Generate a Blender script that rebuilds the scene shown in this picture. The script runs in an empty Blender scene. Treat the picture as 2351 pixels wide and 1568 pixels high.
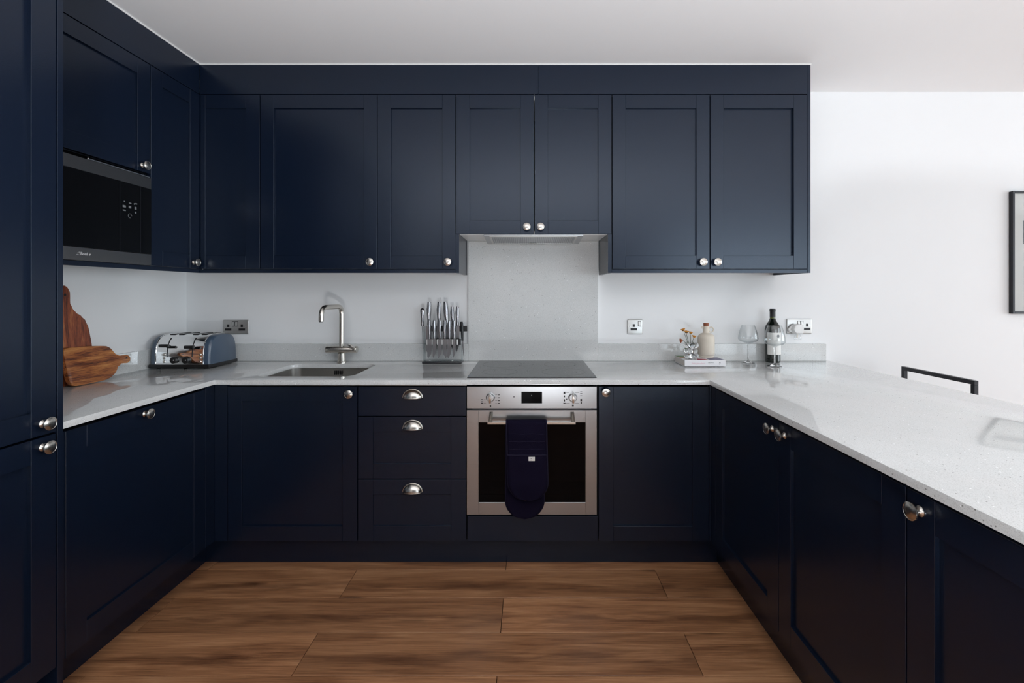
import bpy, bmesh, math, random
from mathutils import Vector, Matrix
R = math.radians
random.seed(7)
S = bpy.context.scene
C = S.collection

# ------------------------------------------------------------------ camera
F, CX, CY, ZC = 1080.0, 1213.5, 671.5, 1.2657          # focal length in px, axis, eye height
cam = bpy.data.cameras.new('camera'); co = bpy.data.objects.new('camera', cam); C.objects.link(co)
cam.sensor_width = 36; cam.lens = 36 * F / 2351
cam.shift_x = -(CX - 1175.5) / 2351; cam.shift_y = -(784 - CY) / 2351
cam.clip_start = .05; co.location = (0, 0, ZC); co.rotation_euler = (R(90), 0, 0)
S.camera = co
# ------------------------------------------------------------------ world, light, exposure
XR, YF, ZT = 7.4, -5.8, 2.4235                           # right wall, wall behind the camera, ceiling
XL, YB = -1.976, 2.717                                  # left wall, back wall
W = bpy.data.worlds.new('world'); S.world = W; W.use_nodes = True
W.node_tree.nodes['Background'].inputs[0].default_value = (.80, .90, 1, 1)
W.node_tree.nodes['Background'].inputs[1].default_value = .5
WIN = {'r': (-1.2, 2.55, .06, 2.38), 'f': (3.1, 7.3, .06, 2.38)}   # openings: right wall (y), front wall (x)
def area(name, loc, rot, sx, sy, power, col=(1, 1, 1), spread=180):
    l = bpy.data.lights.new(name, 'AREA'); l.shape = 'RECTANGLE'; l.size = sx; l.size_y = sy
    l.energy = power; l.color = col; l.spread = R(spread)
    o = bpy.data.objects.new(name, l); C.objects.link(o); o.location = loc; o.rotation_euler = rot
y0, y1, z0, z1 = WIN['r']
area('daylight_right', (XR + .18, (y0 + y1) / 2, (z0 + z1) / 2), (R(90), 0, R(90)), y1 - y0, z1 - z0, 222, (.86, .94, 1))
x0, x1, z0, z1 = WIN['f']
area('daylight_front', ((x0 + x1) / 2, YF - .18, (z0 + z1) / 2), (R(90), 0, 0), x1 - x0, z1 - z0, 155, (.80, .91, 1))
S.view_settings.view_transform = 'Standard'; S.view_settings.look = 'None'
S.view_settings.gamma = 1; S.view_settings.exposure = 0.0; S.view_settings.use_curve_mapping = False
cy = S.cycles
cy.use_denoising = True; cy.max_bounces = 12; cy.transmission_bounces = 12; cy.transparent_max_bounces = 12
cy.diffuse_bounces = 6; cy.glossy_bounces = 6; cy.sample_clamp_indirect = 12
cy.caustics_reflective = False; cy.caustics_refractive = False

# ------------------------------------------------------------------ materials
def nt(name):
    m = bpy.data.materials.new(name); m.use_nodes = True
    return m, m.node_tree.nodes, m.node_tree.links, m.node_tree.nodes['Principled BSDF']
def mat(name, col, rough=.5, metal=0, spec=.5, bump=None, coat=0, trans=0, ior=1.45, var=None, aniso=0):
    m, n, l, p = nt(name)
    p.inputs['Base Color'].default_value = (*col, 1); p.inputs['Roughness'].default_value = rough
    p.inputs['Metallic'].default_value = metal; p.inputs['Specular IOR Level'].default_value = spec
    p.inputs['Coat Weight'].default_value = coat; p.inputs['Transmission Weight'].default_value = trans
    p.inputs['IOR'].default_value = ior
    if aniso: p.inputs['Anisotropic'].default_value = aniso
    tc = n.new('ShaderNodeTexCoord')
    ns = n.new('ShaderNodeTexNoise'); ns.inputs['Scale'].default_value = (var or (0, 6))[1]; ns.inputs['Detail'].default_value = 4
    l.new(tc.outputs['Object'], ns.inputs['Vector'])
    if var:
        mx = n.new('ShaderNodeMixRGB'); mx.inputs[1].default_value = (*[c * (1 - var[0]) for c in col], 1)
        mx.inputs[2].default_value = (*[min(1, c * (1 + var[0])) for c in col], 1)
        l.new(ns.outputs['Fac'], mx.inputs[0]); l.new(mx.outputs[0], p.inputs['Base Color'])
    if bump:
        nb = n.new('ShaderNodeTexNoise'); nb.inputs['Scale'].default_value = bump[1]; nb.inputs['Detail'].default_value = 3
        l.new(tc.outputs['Object'], nb.inputs['Vector'])
        b = n.new('ShaderNodeBump'); b.inputs['Strength'].default_value = bump[0]; b.inputs['Distance'].default_value = .002
        l.new(nb.outputs['Fac'], b.inputs['Height']); l.new(b.outputs[0], p.inputs['Normal'])
    return m
def brushed(name, col, rough, stretch):
    m, n, l, p = nt(name)
    p.inputs['Metallic'].default_value = 1; p.inputs['Base Color'].default_value = (*col, 1)
    tc = n.new('ShaderNodeTexCoord'); mp = n.new('ShaderNodeMapping'); mp.inputs['Scale'].default_value = stretch
    ns = n.new('ShaderNodeTexNoise'); ns.inputs['Scale'].default_value = 1; ns.inputs['Detail'].default_value = 2
    l.new(tc.outputs['Object'], mp.inputs[0]); l.new(mp.outputs[0], ns.inputs['Vector'])
    mr = n.new('ShaderNodeMapRange'); mr.inputs[3].default_value = rough * .8; mr.inputs[4].default_value = rough * 1.25
    l.new(ns.outputs['Fac'], mr.inputs[0]); l.new(mr.outputs[0], p.inputs['Roughness'])
    b = n.new('ShaderNodeBump'); b.inputs['Strength'].default_value = .05; b.inputs['Distance'].default_value = .0005
    l.new(ns.outputs['Fac'], b.inputs['Height']); l.new(b.outputs[0], p.inputs['Normal'])
    return m
def stone():
    m, n, l, p = nt('white_quartz')
    tc = n.new('ShaderNodeTexCoord')
    ns = n.new('ShaderNodeTexNoise'); ns.inputs['Scale'].default_value = 9; ns.inputs['Detail'].default_value = 6
    l.new(tc.outputs['Object'], ns.inputs['Vector'])
    r1 = n.new('ShaderNodeValToRGB'); e = r1.color_ramp.elements
    e[0].color = (.68, .695, .69, 1); e[1].color = (.705, .715, .71, 1); e[0].position = .35; e[1].position = .65
    l.new(ns.outputs['Fac'], r1.inputs[0]); cur = r1.outputs[0]
    fine = n.new('ShaderNodeTexNoise'); fine.inputs['Scale'].default_value = 380; fine.inputs['Detail'].default_value = 2
    l.new(tc.outputs['Object'], fine.inputs['Vector'])
    rf = n.new('ShaderNodeValToRGB'); rf.color_ramp.elements[0].position = .32; rf.color_ramp.elements[1].position = .55
    rf.color_ramp.elements[0].color = (.84, .84, .84, 1)
    l.new(fine.outputs['Fac'], rf.inputs[0])
    mm = n.new('ShaderNodeMixRGB'); mm.blend_type = 'MULTIPLY'; mm.inputs[0].default_value = 1
    l.new(cur, mm.inputs[1]); l.new(rf.outputs[0], mm.inputs[2]); cur = mm.outputs[0]
    def flecks(scale, thr, col):
        nonlocal cur
        v = n.new('ShaderNodeTexVoronoi'); v.inputs['Scale'].default_value = scale; l.new(tc.outputs['Object'], v.inputs['Vector'])
        d = n.new('ShaderNodeMath'); d.operation = 'LESS_THAN'; d.inputs[1].default_value = .32; l.new(v.outputs['Distance'], d.inputs[0])
        sp = n.new('ShaderNodeSeparateColor'); l.new(v.outputs['Color'], sp.inputs[0])
        g = n.new('ShaderNodeMath'); g.operation = 'GREATER_THAN'; g.inputs[1].default_value = thr; l.new(sp.outputs[0], g.inputs[0])
        f = n.new('ShaderNodeMath'); f.operation = 'MULTIPLY'; l.new(d.outputs[0], f.inputs[0]); l.new(g.outputs[0], f.inputs[1])
        x = n.new('ShaderNodeMixRGB'); l.new(f.outputs[0], x.inputs[0]); l.new(cur, x.inputs[1]); x.inputs[2].default_value = (*col, 1)
        cur = x.outputs[0]; return f
    flecks(520, .90, (.40, .40, .39)); flecks(210, .982, (.24, .24, .23)); flecks(190, .988, (.98, .99, 1))
    l.new(cur, p.inputs['Base Color'])
    p.inputs['Roughness'].default_value = .055; p.inputs['Specular IOR Level'].default_value = .6
    return m
def wood(name, ramp, scale, rough, rnd=True, axis=0, knots=True, tint=.25, bump=.25, band=False):
    m, n, l, p = nt(name)
    tc = n.new('ShaderNodeTexCoord'); oi = n.new('ShaderNodeObjectInfo')
    k = n.new('ShaderNodeVectorMath'); k.operation = 'ADD'; l.new(tc.outputs['Object'], k.inputs[0])
    cx = n.new('ShaderNodeCombineXYZ')
    for i, mul in enumerate((37.0, 91.0, 53.0)):
        q = n.new('ShaderNodeMath'); q.operation = 'MULTIPLY'; q.inputs[1].default_value = mul if rnd else 0
        l.new(oi.outputs['Random'], q.inputs[0]); l.new(q.outputs[0], cx.inputs[i])
    l.new(cx.outputs[0], k.inputs[1])
    def mapped(sc):
        mp = n.new('ShaderNodeMapping'); v = [sc[1]] * 3; v[axis] = sc[0]; mp.inputs['Scale'].default_value = v
        l.new(k.outputs[0], mp.inputs[0]); return mp
    a = n.new('ShaderNodeTexNoise'); a.inputs['Scale'].default_value = 1; a.inputs['Detail'].default_value = 6; a.inputs['Roughness'].default_value = .55
    a.inputs['Distortion'].default_value = .9
    l.new(mapped((scale[0], scale[1])).outputs[0], a.inputs['Vector'])
    b = n.new('ShaderNodeTexNoise'); b.inputs['Scale'].default_value = 1; b.inputs['Detail'].default_value = 8; b.inputs['Roughness'].default_value = .7
    l.new(mapped((scale[0] * 4, scale[1] * 14)).outputs[0], b.inputs['Vector'])
    mx = n.new('ShaderNodeMixRGB'); mx.inputs[0].default_value = .46; l.new(a.outputs['Fac'], mx.inputs[1]); l.new(b.outputs['Fac'], mx.inputs[2])
    rp = n.new('ShaderNodeValToRGB'); el = rp.color_ramp.elements
    el[0].position, el[1].position = ramp[0][0], ramp[-1][0]; el[0].color = (*ramp[0][1], 1); el[1].color = (*ramp[-1][1], 1)
    for pos, c in ramp[1:-1]: el.new(pos).color = (*c, 1)
    l.new(mx.outputs[0], rp.inputs[0]); cur = rp.outputs[0]
    if knots:
        v = n.new('ShaderNodeTexVoronoi'); v.inputs['Scale'].default_value = 1
        l.new(mapped((2.3, 9)).outputs[0], v.inputs['Vector'])
        kr = n.new('ShaderNodeValToRGB'); kr.color_ramp.elements[0].position = .03; kr.color_ramp.elements[1].position = .17
        kr.color_ramp.elements[0].color = (.30, .26, .24, 1); l.new(v.outputs['Distance'], kr.inputs[0])
        sp = n.new('ShaderNodeSeparateColor'); l.new(v.outputs['Color'], sp.inputs[0])
        g = n.new('ShaderNodeMath'); g.operation = 'GREATER_THAN'; g.inputs[1].default_value = .62; l.new(sp.outputs[0], g.inputs[0])
        kk = n.new('ShaderNodeMixRGB'); kk.blend_type = 'MULTIPLY'; l.new(g.outputs[0], kk.inputs[0]); l.new(cur, kk.inputs[1]); l.new(kr.outputs[0], kk.inputs[2])
        cur = kk.outputs[0]
    if band:           # darker heartwood streak running along the middle of every plank
        sx = n.new('ShaderNodeSeparateXYZ'); l.new(tc.outputs['Object'], sx.inputs[0])
        wv = n.new('ShaderNodeTexNoise'); wv.inputs['Scale'].default_value = 1; wv.inputs['Detail'].default_value = 3; l.new(mapped((3.2, .6)).outputs[0], wv.inputs['Vector'])
        w1_ = n.new('ShaderNodeMath'); w1_.operation = 'MULTIPLY_ADD'; w1_.inputs[1].default_value = .11; w1_.inputs[2].default_value = -.03; l.new(wv.outputs['Fac'], w1_.inputs[0])
        ad = n.new('ShaderNodeMath'); ad.operation = 'ADD'; l.new(sx.outputs[1], ad.inputs[0]); l.new(w1_.outputs[0], ad.inputs[1])
        ab = n.new('ShaderNodeMath'); ab.operation = 'ABSOLUTE'; l.new(ad.outputs[0], ab.inputs[0])
        br = n.new('ShaderNodeValToRGB'); br.color_ramp.elements[0].position = .0; br.color_ramp.elements[1].position = .048; br.color_ramp.interpolation = 'EASE'
        br.color_ramp.elements[0].color = (.60, .57, .57, 1); l.new(ab.outputs[0], br.inputs[0])
        wm = n.new('ShaderNodeTexNoise'); wm.inputs['Scale'].default_value = 1; wm.inputs['Detail'].default_value = 4; l.new(mapped((5, 30)).outputs[0], wm.inputs['Vector'])
        wr = n.new('ShaderNodeMapRange'); wr.inputs[1].default_value = .38; wr.inputs[2].default_value = .55; l.new(wm.outputs['Fac'], wr.inputs[0])
        bm_ = n.new('ShaderNodeMixRGB'); bm_.blend_type = 'MULTIPLY'; l.new(wr.outputs[0], bm_.inputs[0]); l.new(cur, bm_.inputs[1]); l.new(br.outputs[0], bm_.inputs[2]); cur = bm_.outputs[0]
    hs = n.new('ShaderNodeHueSaturation'); mr = n.new('ShaderNodeMapRange'); mr.inputs[3].default_value = 1 - tint; mr.inputs[4].default_value = 1 + tint
    l.new(oi.outputs['Random'], mr.inputs[0]); l.new(mr.outputs[0], hs.inputs['Value']); l.new(cur, hs.inputs['Color'])
    l.new(hs.outputs[0], p.inputs['Base Color']); p.inputs['Roughness'].default_value = rough
    bp = n.new('ShaderNodeBump'); bp.inputs['Strength'].default_value = bump; bp.inputs['Distance'].default_value = .0006
    l.new(b.outputs['Fac'], bp.inputs['Height']); l.new(bp.outputs[0], p.inputs['Normal'])
    return m
NAVY = mat('navy_satin_paint', (.0034, .0076, .0195), .27, spec=.7, bump=(.04, 260))
NAVY.node_tree.nodes['Principled BSDF'].inputs['Specular Tint'].default_value = (.78, .88, 1, 1)
NAVYD = mat('gap_shade_carcass', (.003, .005, .010), .55)  # carcass boards coloured dark so the gaps between doors read as shade
GAP = mat('shadow_gap_black', (.004, .004, .005), .7)
WALL = mat('white_wall_paint', (.84, .85, .855), .75, bump=(.05, 180), var=(.008, 2))
CEIL = mat('white_ceiling_paint', (.88, .88, .885), .85, bump=(.05, 120), var=(.008, 1.5))
WHITE = mat('white_gloss', (.78, .78, .77), .35)
STONE = stone()
FLOORW = wood('oak_floor', [(.33, (.120, .047, .020)), (.43, (.25, .110, .049)), (.53, (.375, .177, .082)), (.66, (.52, .275, .138))], (1.6, 16), .42, tint=.13, band=True)
NICK = brushed('brushed_nickel', (.62, .59, .54), .24, (60, 60, 900))
STEEL = brushed('brushed_steel', (.47, .485, .50), .30, (6, 900, 900))
SINKS = mat('sink_steel', (.50, .49, .47), .28, metal=1)
CHROME = mat('chrome', (.86, .86, .86), .04, metal=1)
PLATE = brushed('socket_steel', (.50, .495, .48), .38, (8, 600, 600))
KNIFE = brushed('knife_steel', (.30, .30, .315), .24, (300, 300, 20))
BLADE = brushed('blade_steel', (.26, .255, .265), .30, (300, 300, 20))
BLACKG = mat('black_glass', (.0015, .0015, .002), .05, spec=.12)
HOBG = mat('hob_glass', (.010, .011, .013), .03, spec=.9)
HOBR = mat('hob_ring_print', (.030, .031, .033), .12)
MWGL = mat('microwave_glass', (.0015, .0015, .002), .08, spec=.35)
MWST = brushed('dark_steel', (.26, .255, .255), .32, (900, 6, 900))
BLACK = mat('black_plastic', (.008, .008, .009), .4)
BLKMET = mat('black_powder_coat', (.010, .011, .016), .45)
MITT = mat('navy_cotton', (.0065, .005, .016), .95, spec=.1, bump=(.5, 500))
MITTP = mat('navy_cotton_binding', (.016, .014, .030), .9, spec=.1)
BLUEG = mat('blue_grey_enamel', (.050, .080, .125), .28, spec=.6, coat=.3)
CERAM = mat('cream_ceramic', (.66, .60, .51), .65, var=(.04, 30))
CORK = mat('red_brown_stopper', (.24, .075, .035), .7, var=(.2, 90))
GLASS = mat('clear_glass', (1, 1, 1), .0, trans=1, ior=1.45)
def thin(name, tint, edge):        # thin-walled clear sheet: straight through, mirror-like towards the rim
    m, n, l, p = nt(name); n.remove(p)
    t = n.new('ShaderNodeBsdfTransparent'); g = n.new('ShaderNodeBsdfGlossy'); g.inputs['Roughness'].default_value = .01
    lw = n.new('ShaderNodeLayerWeight'); lw.inputs['Blend'].default_value = .35
    mc = n.new('ShaderNodeMixRGB'); mc.inputs[1].default_value = (*tint, 1); mc.inputs[2].default_value = (*edge, 1); l.new(lw.outputs['Facing'], mc.inputs[0]); l.new(mc.outputs[0], t.inputs[0])
    lf = n.new('ShaderNodeLayerWeight'); lf.inputs['Blend'].default_value = .5
    pw = n.new('ShaderNodeMath'); pw.operation = 'POWER'; pw.inputs[1].default_value = 4; l.new(lf.outputs['Facing'], pw.inputs[0])
    fr = n.new('ShaderNodeMath'); fr.operation = 'MULTIPLY_ADD'; fr.inputs[1].default_value = .6; fr.inputs[2].default_value = .045; l.new(pw.outputs[0], fr.inputs[0])
    mx = n.new('ShaderNodeMixShader'); l.new(fr.outputs[0], mx.inputs[0]); l.new(t.outputs[0], mx.inputs[1]); l.new(g.outputs[0], mx.inputs[2])
    l.new(mx.outputs[0], n['Material Output'].inputs[0]); return m
ACRYL = thin('clear_acrylic', (.97, .98, .98), (.80, .84, .85))
THING = thin('thin_wine_glass', (.985, .99, .99), (.86, .88, .89))
WINE = mat('dark_green_bottle_glass', (.004, .007, .005), .05, spec=.7)
NECKG = mat('olive_bottle_glass', (.06, .075, .012), .05, spec=.7)
PAPER = mat('white_label_paper', (.74, .73, .70), .7)
PRINTG = mat('grey_print', (.16, .17, .18), .7)
PRINTP = mat('pink_print', (.72, .50, .56), .7)
PRINTK = mat('black_print', (.02, .02, .02), .7)
COVER = mat('book_cover_white', (.76, .76, .78), .35)
PAGES = mat('book_pages', (.62, .58, .54), .8, bump=(.6, 900))
ORANGE = mat('orange_petals', (.85, .36, .06), .6, var=(.35, 300))
RUST = mat('rust_petals', (.40, .11, .045), .6, var=(.3, 300))
YELC = mat('dark_flower_centre', (.07, .035, .01), .8)
GREEN = mat('dark_green_stem', (.022, .045, .015), .5)
WBOARD = wood('acacia_board', [(.38, (.035, .009, .006)), (.44, (.17, .045, .016)), (.51, (.36, .120, .032)), (.60, (.54, .24, .075))], (4.0, 26), .38, axis=1, knots=False, tint=.1)
WBOARDV = wood('acacia_board_upright', [(.38, (.045, .012, .008)), (.46, (.17, .040, .018)), (.53, (.33, .085, .032)), (.62, (.44, .19, .065))], (3.0, 24), .38, axis=2, knots=False, tint=.1)
MESHG = mat('extractor_grey', (.42, .43, .44), .4, metal=.6)
PCOL = [mat('cover_green', (.12, .20, .07), .4), mat('cover_orange', (.50, .24, .09), .4), mat('cover_red', (.42, .03, .07), .4), mat('cover_purple', (.13, .12, .22), .4)]

# ------------------------------------------------------------------ helpers
def link(o, parent=None):
    C.objects.link(o)
    if parent: o.parent = parent
    return o
def root_of(o):
    while o.parent: o = o.parent
    return o
def mk(name, bm, m, parent=None, local=False, smooth=True, ang=32):
    me = bpy.data.meshes.new(name)
    if parent is not None and not local:
        bmesh.ops.translate(bm, verts=bm.verts, vec=-Vector(root_of(parent).location))
    bmesh.ops.recalc_face_normals(bm, faces=bm.faces)
    bm.to_mesh(me); bm.free()
    for x in (m if isinstance(m, (list, tuple)) else [m]): me.materials.append(x)
    if smooth:
        me.polygons.foreach_set('use_smooth', [True] * len(me.polygons)); me.set_sharp_from_angle(angle=R(ang))
    return link(bpy.data.objects.new(name, me), parent)
def tag(o, label, cat, group=None):
    o['label'] = label; o['category'] = cat
    if group: o['group'] = group
    return o
def thing(name, label, cat, loc, rotz=0, group=None):
    o = bpy.data.objects.new(name, None); C.objects.link(o); o.location = loc; o.rotation_euler = (0, 0, rotz)
    o.empty_display_size = .05
    return tag(o, label, cat, group)
def solo(name, bm, m, label, cat, group=None, **k):
    bb = [v.co for v in bm.verts]
    c = Vector(((min(v.x for v in bb) + max(v.x for v in bb)) / 2, (min(v.y for v in bb) + max(v.y for v in bb)) / 2, min(v.z for v in bb)))
    bmesh.ops.translate(bm, verts=bm.verts, vec=-c)
    o = mk(name, bm, m, **k); o.location = c
    return tag(o, label, cat, group)
def struct(name, bm, m, **k):
    o = mk(name, bm, m, **k); o['kind'] = 'structure'; return o
def NB(): return bmesh.new()
def box(bm, x0, x1, y0, y1, z0, z1, b=0, seg=1):
    r = bmesh.ops.create_cube(bm, size=1); vs = r['verts']
    for v in vs:
        v.co = Vector(((x0 + x1) / 2 + v.co.x * (x1 - x0), (y0 + y1) / 2 + v.co.y * (y1 - y0), (z0 + z1) / 2 + v.co.z * (z1 - z0)))
    if b:
        es = list({e for v in vs for e in v.link_edges})
        bmesh.ops.bevel(bm, geom=es, offset=b, segments=seg, profile=.5, affect='EDGES')
    return bm
def B(*a, **k): return box(NB(), *a, **k)
def lathe(bm, prof, n=32, M=None, a0=0, a1=2 * math.pi):
    M = M or Matrix.Identity(4); rings = []; full = abs(a1 - a0 - 2 * math.pi) < 1e-6
    cnt = n if full else n + 1
    for r, z in prof:
        if r < 1e-6: rings.append([bm.verts.new(M @ Vector((0, 0, z)))])
        else: rings.append([bm.verts.new(M @ Vector((r * math.cos(a0 + (a1 - a0) * i / n), r * math.sin(a0 + (a1 - a0) * i / n), z))) for i in range(cnt)])
    for A, Bq in zip(rings, rings[1:]):
        for i in range(n):
            j = (i + 1) % n if full else i + 1
            f = [A[i % len(A)], A[j % len(A)], Bq[j % len(Bq)], Bq[i % len(Bq)]]
            f = [v for k, v in enumerate(f) if v not in f[:k]]
            if len(f) > 2:
                try: bm.faces.new(f)
                except ValueError: pass
    return bm
def tube(bm, pts, r, n=12, cap=True):
    pts = [Vector(p) for p in pts]; rad = r if isinstance(r, (list, tuple)) else [r] * len(pts)
    t = (pts[1] - pts[0]).normalized(); u = t.orthogonal().normalized(); rings = []
    for i, p in enumerate(pts):
        d = (pts[min(i + 1, len(pts) - 1)] - pts[max(i - 1, 0)]).normalized()
        u = (u - d * u.dot(d)).normalized(); w = d.cross(u)
        rings.append([bm.verts.new(p + (u * math.cos(2 * math.pi * k / n) + w * math.sin(2 * math.pi * k / n)) * rad[i]) for k in range(n)])
    for A, Bq in zip(rings, rings[1:]):
        for k in range(n): bm.faces.new((A[k], A[(k + 1) % n], Bq[(k + 1) % n], Bq[k]))
    if cap: bm.faces.new(rings[0][::-1]); bm.faces.new(rings[-1])
    return bm
def prism(bm, pts, fn, b=0, seg=2):
    A = [bm.verts.new(fn(p[0], p[1], 0)) for p in pts]; Bq = [bm.verts.new(fn(p[0], p[1], 1)) for p in pts]
    f1 = bm.faces.new(A); f2 = bm.faces.new(Bq[::-1]); n = len(pts)
    for i in range(n): bm.faces.new((A[i], Bq[i], Bq[(i + 1) % n], A[(i + 1) % n]))
    if b:
        bmesh.ops.bevel(bm, geom=list(f1.edges) + list(f2.edges), offset=b, segments=seg, profile=.5, affect='EDGES')
    return bm
def PX(x, y, d): return Vector(((x - CX) * d / F, d, ZC - (y - CY) * d / F))
def rrect(x0, x1, y0, y1, r, n=6):
    P = []
    for cx, cy_, a in ((x1 - r, y1 - r, 0), (x0 + r, y1 - r, 90), (x0 + r, y0 + r, 180), (x1 - r, y0 + r, 270)):
        for i in range(n + 1): P.append((cx + r * math.cos(R(a + 90 * i / n)), cy_ + r * math.sin(R(a + 90 * i / n))))
    return P
def arc3(p0, c, p1, n=8):            # quadratic bend
    p0, c, p1 = Vector(p0), Vector(c), Vector(p1)
    return [(1 - t) ** 2 * p0 + 2 * t * (1 - t) * c + t * t * p1 for t in [i / n for i in range(n + 1)]]
def text(name, s, size, m, M, parent, local=False, squeeze=1):
    cu = bpy.data.curves.new(name, 'FONT'); cu.body = s; cu.size = size; cu.extrude = .0002; cu.align_x = 'LEFT'
    to = bpy.data.objects.new(name, cu); C.objects.link(to)
    dg = bpy.context.evaluated_depsgraph_get(); me = bpy.data.meshes.new_from_object(to.evaluated_get(dg))
    bpy.data.objects.remove(to)
    bm = NB(); bm.from_mesh(me); bpy.data.meshes.remove(me)
    bmesh.ops.transform(bm, matrix=M @ Matrix.Diagonal((squeeze, 1, 1, 1)), verts=bm.verts)
    return mk(name, bm, m, parent, local=local, smooth=False)
FACE = Matrix.Rotation(R(90), 4, 'X')        # text lying in xz, facing -y

# ------------------------------------------------------------------ the room
bm = NB(); box(bm, XL - .2, XR + .2, YF - .2, YB + .2, -.12, -.012); floor = struct('floor', bm, GAP, smooth=False)
PW, PL = .1985, 1.36
row = 0; yy = 2.1475 + PW * 3
pk = []
while yy > YF:
    ya = yy - PW; off = -.104 if (round((2.1475 - yy) / PW) % 2 == 1) else -.783
    k0 = math.floor((XL - off) / PL) - 1; x = off + k0 * PL
    while x < XR:
        pk.append((max(x, XL), min(x + PL, XR), max(ya, YF), min(yy, YB))); x += PL
    yy = ya
for (xa, xb, ya, yb) in pk:
    if xb - xa < .05 or yb - ya < .02: continue
    w_, d_ = (xb - xa) / 2, (yb - ya) / 2
    o = mk('plank', B(-w_ + .0011, w_ - .0011, -d_ + .0013, d_ - .0013, -.011, 0, b=.0007), FLOORW, floor, local=True, smooth=False)
    o.location = ((xa + xb) / 2, (ya + yb) / 2, 0)
T = .2
struct('wall_back', B(XL - T, XR + T, YB, YB + T, -.012, ZT + .1), WALL, smooth=False)
struct('wall_left', B(XL - T, XL, YF - T, YB, -.012, ZT + .1), WALL, smooth=False)
struct('ceiling', B(XL - T, XR + T, YF - T, YB + T, ZT, ZT + .2), CEIL, smooth=False)
a, b_, c, d = WIN['r']; bm = NB()
box(bm, XR, XR + T, YF - T, a, -.012, ZT); box(bm, XR, XR + T, b_, YB, -.012, ZT); box(bm, XR, XR + T, a, b_, -.012, c); box(bm, XR, XR + T, a, b_, d, ZT)
struct('wall_right', bm, WALL, smooth=False)
bm = NB()
for i in range(4):
    y = a + (b_ - a) * i / 3; box(bm, XR + .05, XR + .11, max(a, y - .035), min(b_, y + .035), c, d)
box(bm, XR + .05, XR + .11, a, b_, c, c + .06); box(bm, XR + .05, XR + .11, a, b_, d - .06, d)
w1 = struct('window_1', bm, BLKMET, smooth=False)
for i in range(3):
    yA = a + (b_ - a) * i / 3 + .035; yB_ = a + (b_ - a) * (i + 1) / 3 - .035
a, b_, c, d = WIN['f']; bm = NB()
box(bm, XL, a, YF - T, YF, -.012, ZT)
box(bm, b_, XR, YF - T, YF, -.012, ZT); box(bm, a, b_, YF - T, YF, d, ZT); box(bm, a, b_, YF - T, YF, -.012, c)
struct('wall_front', bm, mat('reflection_dark_wall_paint', (.075, .085, .10), .7), smooth=False)  # unseen wall coloured dark to keep reflections in the doors dark
bm = NB()
for i in range(3):
    x = a + (b_ - a) * i / 2; box(bm, max(a, x - .035), min(b_, x + .035), YF - .11, YF - .05, c, d)
box(bm, a, b_, YF - .11, YF - .05, c, c + .06); box(bm, a, b_, YF - .11, YF - .05, d - .06, d)
struct('window_2', bm, BLKMET, smooth=False)

solo('rug', B(-.6, 6.8, -4.6, -.9, .0003, .012, b=.004), mat('light_bounce_rug', (.76, .76, .75), .95, bump=(.6, 300)), 'large pale rug, unseen, added behind the camera to bounce light up', 'rug')  # unseen pale rug added to bounce light onto the ceiling
struct('baseboard_back', B(1.72, XR, YB - .015, YB, 0, .12, b=.003), WHITE)
struct('baseboard_right', B(XR - .015, XR, YF, YB - .015, 0, .12, b=.003), WHITE)
struct('baseboard_left', B(XL, XL + .015, YF, -.46, 0, .12, b=.003), WHITE)

# ------------------------------------------------------------------ worktop, upstands, splashback
ZW, ZWB, YW = .8737, .8532, 2.106
bm = NB()
outer = [(XL + .001, 1.4225), (-1.407, 1.4225), (-1.407, YW), (.8105, YW), (.8105, .32), (1.72, .32), (1.72, YB - .001), (XL + .001, YB - .001)]
hole = rrect(-1.287, -.8255, 2.196, 2.573, .055, 8)
es = []
for loop in (outer, hole):
    vs = [bm.verts.new((p[0], p[1], ZW)) for p in loop]
    es += [bm.edges.new((vs[i], vs[(i + 1) % len(vs)])) for i in range(len(vs))]
bmesh.ops.triangle_fill(bm, use_beauty=True, use_dissolve=True, edges=es)
fs = list(bm.faces); r = bmesh.ops.extrude_face_region(bm, geom=fs)
bmesh.ops.translate(bm, verts=[v for v in r['geom'] if isinstance(v, bmesh.types.BMVert)], vec=(0, 0, ZWB - ZW))
ee = [e for e in bm.edges if all(abs(v.co.z - ZW) < 1e-5 for v in e.verts) and len(e.link_faces) == 2 and abs(e.calc_face_angle(0)) > 1]
bmesh.ops.bevel(bm, geom=ee, offset=.0015, segments=2, profile=.5, affect='EDGES')
worktop = solo('worktop', bm, STONE, 'U-shaped white speckled quartz worktop with the peninsula at its right', 'worktop', ang=25)
def strip(name, label, *a, cat='upstand', group=None): return solo(name, B(*a, b=.001), STONE, label, cat, group)
strip('upstand', 'low quartz upstand on the left wall behind the chopping boards', XL + .0005, XL + .02, 1.424, YB - .021, ZW, .971)
strip('upstand', 'low quartz upstand behind the sink, tap and knife stand', XL + .0005, -.3465, YB - .0205, YB - .0005, ZW, .971)
strip('upstand', 'low quartz upstand right of the hob behind book and wine bottle', .3975, 1.707, YB - .0205, YB - .0005, ZW, .971)
strip('splashback', 'tall speckled quartz splashback between hob and extractor', -.3458, .397, YB - .0205, YB - .0005, ZW, 1.5605, cat='splashback')

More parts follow.
